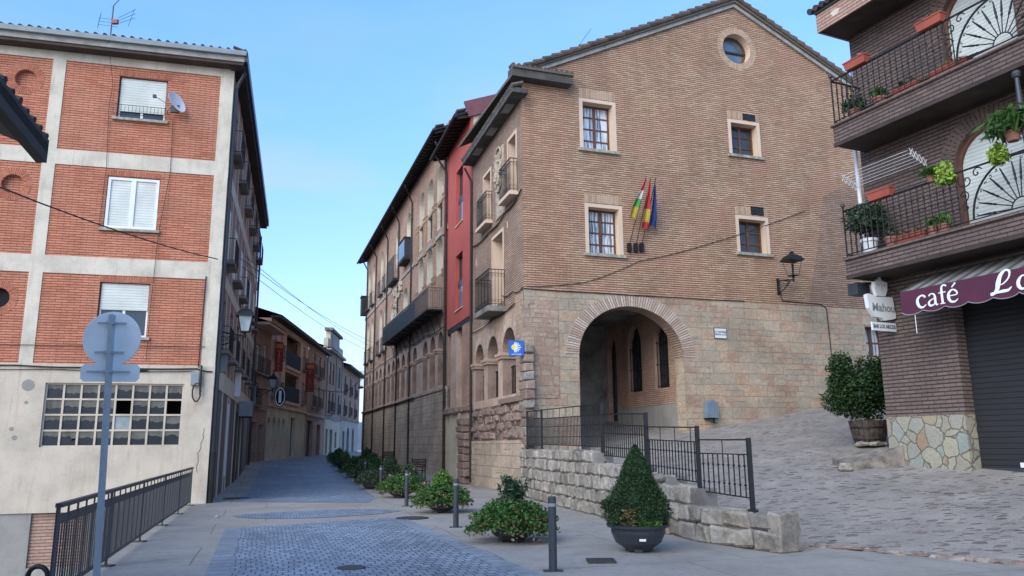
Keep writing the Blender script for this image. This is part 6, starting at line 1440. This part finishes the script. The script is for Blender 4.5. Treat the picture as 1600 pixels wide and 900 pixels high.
# satellite dish and aerials
t = thing('satellite_dish', 'white satellite dish beside the top window of the banded block', 'satellite dish', FL1.w(-1.75, .2, 12.3))
b = MB(); b.lathe([(0, 0), (.12, .012), (.24, .05), (.36, .11), (.362, .118), (.24, .062), (.12, .024), (0, .012)], 'white', 24); d_ = b.build('reflector', t, loc=(0, 0, 0))
nrm = (Vector((.88, -.30, .35))).normalized(); dc = FL1.w(-1.70, .35, 12.42)-FL1.w(-1.75, .2, 12.3); d_.matrix_basis = Matrix.Translation(dc) @ nrm.to_track_quat('Z', 'Y').to_matrix().to_4x4()
b = MB(); b.tube([(-1.95, 0, 12.2), (-1.9, .25, 12.22), (-1.75, .32, 12.38)], .02, 'grey_box', 6); b.tube([(-1.75, .3, 12.3), (-2.25, .45, 12.55)], .012, 'grey_box', 5); b.box(-2.32, -2.22, .42, .50, 12.5, 12.6, 'iron_grey'); b.box(-1.8, -1.55, .2, .3, 12.15, 12.4, 'iron_grey'); b.build('arm', t, FL1)
def aerial(label, base, h, az, sc=1):
    t = thing('tv_aerial', label, 'aerial', base); b = MB(); b.tube([(0, 0, -.6), (0, 0, h)], .025*sc, 'iron_grey', 6); b.build('mast', t, loc=(0, 0, 0))
    b = MB(); d = Vector((math.sin(az), math.cos(az), 0)); s_ = Vector((d.y, -d.x, 0))
    a0 = Vector((0, 0, h)); a1 = a0+d*.3*sc+Vector((.35, 0, .95))*sc
    b.tube([a0, a1], .012*sc, 'iron_grey', 5)
    for k in range(9): c = a0+(a1-a0)*(k/8); b.tube([c-s_*.14*sc, c+s_*.14*sc], .005*sc, 'galv', 4)
    m0 = Vector((0, 0, h*.55)); 
    for k in (-1, 0, 1): b.tube([m0+Vector((-.45, 0, .0+k*.12))*sc, m0+Vector((.2, 0, -.1+k*.12))*sc], .006*sc, 'iron_grey', 4); b.tube([m0+Vector((.2, 0, k*.1))*sc, m0+Vector((.75, 0, .25+k*.16))*sc], .008*sc, 'iron_grey', 4)
    b.tube([m0+Vector((-.45, 0, -.25))*sc, m0+Vector((-.38, 0, .3))*sc], .01*sc, 'iron_grey', 4); b.tube([m0+Vector((.55, 0, -.2))*sc, m0+Vector((.7, 0, .4))*sc], .008*sc, 'iron_grey', 4); b.build('elements', t, loc=(0, 0, 0))
    b = MB(); b.box(.02, .2*sc, -.05, .05, h*.5-.05, h*.5+.1, 'terra_pot'); b.build('amplifier', t, loc=(0, 0, 0))
aerial('branched tv aerial on the roof of the cream banded block', FL1.w(-3.9, -.3, 14.7), 1.2, .4)
aerial('small tv aerial behind the left slope of the brick gable roof', FR1.w(2.9, -1.2, 16.6), .7, 1.2, .8)

# things on the cafe balconies
def flower_box(label, s, z, L_=.62, o=1.06, plant=None, grp='terracotta boxes on the cafe balcony rails', seed=1):
    t = thing('flower_box', label, 'flower box', FC.w(s, o, z), group=grp); b = MB(); h = .17
    x0, x1 = s-L_/2, s+L_/2; b.add([(x0+.03, o-.07, z), (x1-.03, o-.07, z), (x1-.03, o+.07, z), (x0+.03, o+.07, z), (x0, o-.10, z+h), (x1, o-.10, z+h), (x1, o+.10, z+h), (x0, o+.10, z+h)], [(0, 3, 2, 1), (0, 1, 5, 4), (1, 2, 6, 5), (2, 3, 7, 6), (3, 0, 4, 7)], 'terracotta')
    b.box(x0-.015, x1+.015, o-.115, o+.115, z+h, z+h+.03, 'terracotta'); b.build('box', t, FC)
    if plant:
        q = pt_ell(plant[1], L_*.45, .12, plant[2], seed, .2, -.05)+np.array([s, o, z+h+.04]); b = MB(); b.leaves(q, .05, plant[0], 2.2, seed, .8); b.build('foliage', t, FC)
    return t
flower_box('terracotta box on the lower balcony rail, toward the left end', .68, 7.12)
flower_box('terracotta box on the upper balcony rail, toward the left end', .98, 10.52, plant=('petal', 25, .08))
flower_box('terracotta box on the upper balcony rail beside the fan grille', -1.02, 10.52, plant=('leaf_tan', 60, .12))
def pot(label, s, z, r=.14, h=.2, o=.65, plant='leaf_mid', np_=260, pr=.2, ph=.2, m='terra_pot', seed=1, lf=.05, cat='potted plant', grp='pots on the cafe balconies', asp=2.0, dz=0):
    t = thing('flower_pot', label, cat, FC.w(s, o, z), group=grp); b = MB(); b.lathe([(0, 0), (r*.7, 0), (r*.92, h*.8), (r*1.05, h*.82), (r*1.05, h), (r*.9, h), (r*.85, h*.85), (0, h*.85)], m, 16, (s, o, z)); b.build('pot', t, FC)
    q = pt_ell(np_, pr, pr, ph, seed, .15, -ph*.6)+np.array([s, o, z+h+ph*.5+dz]); b = MB(); b.leaves(q, lf, plant, asp, seed, .8); b.tube([(s, o, z+h*.8), (s, o, z+h+ph*.8)], .012, 'stem', 5); b.build('foliage', t, FC); return t
pot('large pot with a sprawling green shrub at the left end of the lower balcony', 1.50, 6.0, .2, .4, .6, 'leaf_grey', 1700, .52, .42, 'white', 3, .055, dz=.28)
pot('terracotta pot on the lower balcony floor, left of the long trough', .78, 6.0, .15, .26, .75, 'leaf_grey', 160, .18, .16, seed=4)
pot('small pot with pale green leaves on the lower balcony, before the door', -.55, 6.0, .13, .22, .75, 'leaf_bright', 260, .17, .16, seed=5)
pot('small pot beside the trough on the lower balcony', -.30, 6.0, .12, .22, .78, 'leaf_mid', 160, .14, .12, seed=6)
flower_box('long terracotta trough on the lower balcony floor', .20, 6.0, .75, .78, ('leaf_tan', 130, .14), 'troughs on the balcony floors', 7)
pot('hanging pot with trailing yellow green leaves on the lower rail', -.95, 7.1, .11, .16, 1.08, 'leaf_yellow', 900, .20, .30, seed=8, lf=.06, asp=1.2, dz=-.28)
pot('small pot with orange flowers hanging on the lower rail', -.62, 7.1, .10, .14, 1.08, 'leaf_mid', 180, .20, .14, seed=9, lf=.05, asp=4)
pot('pot with arching palm like leaves above the fan grille of the lower balcony', -2.45, 7.35, .15, .2, 1.1, 'leaf_mid', 420, .50, .28, seed=10, lf=.06, asp=6)
pot('yellow green trailing plant below the palm like pot', -2.15, 7.1, .10, .12, 1.12, 'leaf_yellow', 650, .2, .26, seed=12, lf=.06, asp=1.2, dz=-.2)
pot('pot with white flecked flowers at the left end of the upper balcony', 1.45, 9.4, .16, .26, .7, 'leaf_grey', 520, .30, .24, seed=13)
pot('terracotta pot second from the left end of the upper balcony', .72, 9.4, .17, .27, .7, 'leaf_mid', 260, .2, .16, seed=14)
flower_box('terracotta trough on the upper balcony floor, between the pot and the door', -.10, 9.4, .7, .78, ('leaf_grey', 150, .18), 'troughs on the balcony floors', 15)
flower_box('terracotta trough on the upper balcony floor, in front of the door', -1.15, 9.4, .9, .78, ('leaf_tan', 150, .12), 'troughs on the balcony floors', 16)
t = thing('clothes_rack', 'white folding clothes line rack fixed to the dark brick wall', 'clothes rack', FC.w(1.2, .3, 8.1)); b = MB()
for k in range(6): b.obox((2.15, .12+.09*k, 7.98+.045*k), (.25, .12+.09*k, 7.98+.045*k), .009, .009, 'white')
b.build('lines', t, FC)
for sx in (2.15, .2):
    b = MB()
    for k in range(5): b.obox((sx, .02+.11*k, 7.85+.05*k), (sx, .13+.11*k, 8.08+.04*k), .014, .014, 'white'); b.obox((sx, .02+.11*k, 8.05+.05*k), (sx, .13+.11*k, 7.88+.05*k), .014, .014, 'white')
    b.build('scissor_arm', t, FC)

# boxes and cables on the walls
def wbox(label, fr, s, z, w_, h, d, m='grey_box'):
    t = thing('meter_box', label, 'junction box', fr.w(s, 0, z)); b = MB(); b.box(s-w_/2, s+w_/2, 0.003, d, z-h/2, z+h/2, m); b.box(s-w_/2+.02, s+w_/2-.02, d, d+.012, z-h/2+.02, z+h/2-.02, m); b.build('box', t, fr); return t
t = wbox('grey junction box with looped cables on the cream plaster, near the block corner', FL1, -.52, 3.70, .24, .42, .12)
b = MB(); b.tube([(-.45+.12*math.cos(a), .12, 3.28+.28*math.sin(a)) for a in [k*.5 for k in range(13)]], .022, 'cable', 6); b.tube([(-.36, .10, 4.1), (-.36, .12, 3.7), (-.35, .10, 3.2)], .03, 'cable', 6); b.build('cable_loop', t, FL1)
wbox('grey box on the street side of the banded block beside the near lantern', FL2, 1.6, 4.35, .4, .6, .2)
wbox('white box on the street side of the banded block, farther along', FL2, 8.4, 4.15, .5, 1.0, .2, 'white')
def cable(label, pts, r=.012, sag=0, m='cable'):
    P = []
    for a, c in zip(pts, pts[1:]):
        a, c = Vector(a), Vector(c)
        for k in range(10): t_ = k/10; P.append(a+(c-a)*t_-Vector((0, 0, sag*4*t_*(1-t_))))
    P.append(Vector(pts[-1])); b = MB(); b.tube(P, r, m, 5); o = b.build('cable'); return tag(o, label, 'cable')
W1 = lambda s, z, o=.04: FL1.w(s, o, z)
cable('bundle of black cables along the top of the cream plaster', [W1(-12, 4.0), W1(-5.4, 4.02), W1(-3.2, 4.0), W1(-.5, 4.0), W1(-.05, 3.92)], .022, .03)
cable('lower thin cable along the cream plaster', [W1(-12, 3.9), W1(-4.4, 3.92), W1(-.6, 3.92)], .012, .04)
cable('thick black sleeve on the plaster cable bundle', [W1(-3.0, 3.92, .06), W1(-1.9, 3.94, .06)], .045)
cable('thin cable across the lowest brick panels', [W1(-12, 4.62), W1(-5, 4.62), W1(-.3, 4.68)], .010, .02)
cable('thin wire hanging down from the aerial over the brick panels', [FL1.w(-3.75, .5, 14.3), W1(-3.6, 13.0), W1(-3.65, 12.2), W1(-3.55, 10.2), W1(-3.6, 8.2)], .008)
cable('thin wire hanging down from the satellite dish', [W1(-1.75, 12.0), W1(-1.7, 10.2), W1(-1.9, 8.2), W1(-1.95, 5.8), W1(-1.95, 4.2)], .009)
cable('vertical cable beside the corner pilaster', [W1(-.42, 6.9), W1(-.44, 5.4), W1(-.46, 4.05)], .018)
cable('overhead black cable sloping across the upper left of the brick block', [(-9.5, 9.0, 6.2), FL1.w(-.1, .10, 7.45)], .016, .25)
for i, (z0, z1) in enumerate(((7.3, 9.9), (7.2, 9.5), (7.9, 10.4))):
    cable(['overhead wire across the street, middle of three', 'overhead wire across the street, lowest of three', 'overhead wire across the street, top of three'][i], [FL2.w(6+i, .1, z0+1.6), FD.w(23+i*2.5, .1, z1-.5)], .012, .35)
cable('black cable from the far house wall to the arcaded building', [FB.w(12, .6, 5.9), FB.w(20, 2.5, 5.9), FD.w(26, .1, 7.8)], .03, .15)
WR = lambda s, z, o=.03: FR1.w(s, o, z)
cable('cable under the flags on the gable, rising to the right', [WR(.1, 7.05), WR(2.4, 7.35), WR(4.5, 8.25), WR(7.7, 9.2), WR(12.2, 10.9)], .012, .05)
cable('cable along the top of the sandstone base', [WR(.0, 6.98), WR(2.5, 6.97), WR(6, 6.98), WR(9, 7.0)], .016, .02)
cable('cable from the gable lantern down the sandstone wall', [WR(10.7, 7.5), WR(10.75, 7.1), WR(12.6, 7.05), WR(12.85, 6.9), WR(12.95, 2.9)], .016)
WS = lambda s, z, o=.05: FR2.w(s, o, z)
cable('sagging cable on the street side below the upper balconies', [WS(.0, 10.6), WS(2.0, 10.35), WS(4.5, 10.2), WS(7.4, 10.3)], .028, .12)
cable('cable on the street side above the small arches', [WS(1.0, 6.62), WS(4.0, 6.5), WS(7.4, 6.42)], .024, .08)
cable('cable on the street side from the corner bracket to the lower balcony', [WS(-.05, 7.0), WS(1.2, 7.1), WS(2.6, 7.2)], .02, .1)
WD = lambda s, z, o=.08: FD.w(s, o, z)
cable('cable below the long balcony on the arcaded building', [WD(.3, 7.6), WD(5, 7.7), WD(12, 7.9), WD(22, 7.7), WD(31, 7.8)], .03, .15)
cable('cable along the ledge of the arcaded building', [WD(8, 4.4, .14), WD(20, 4.4, .14), WD(31, 4.4, .14)], .03, .03)
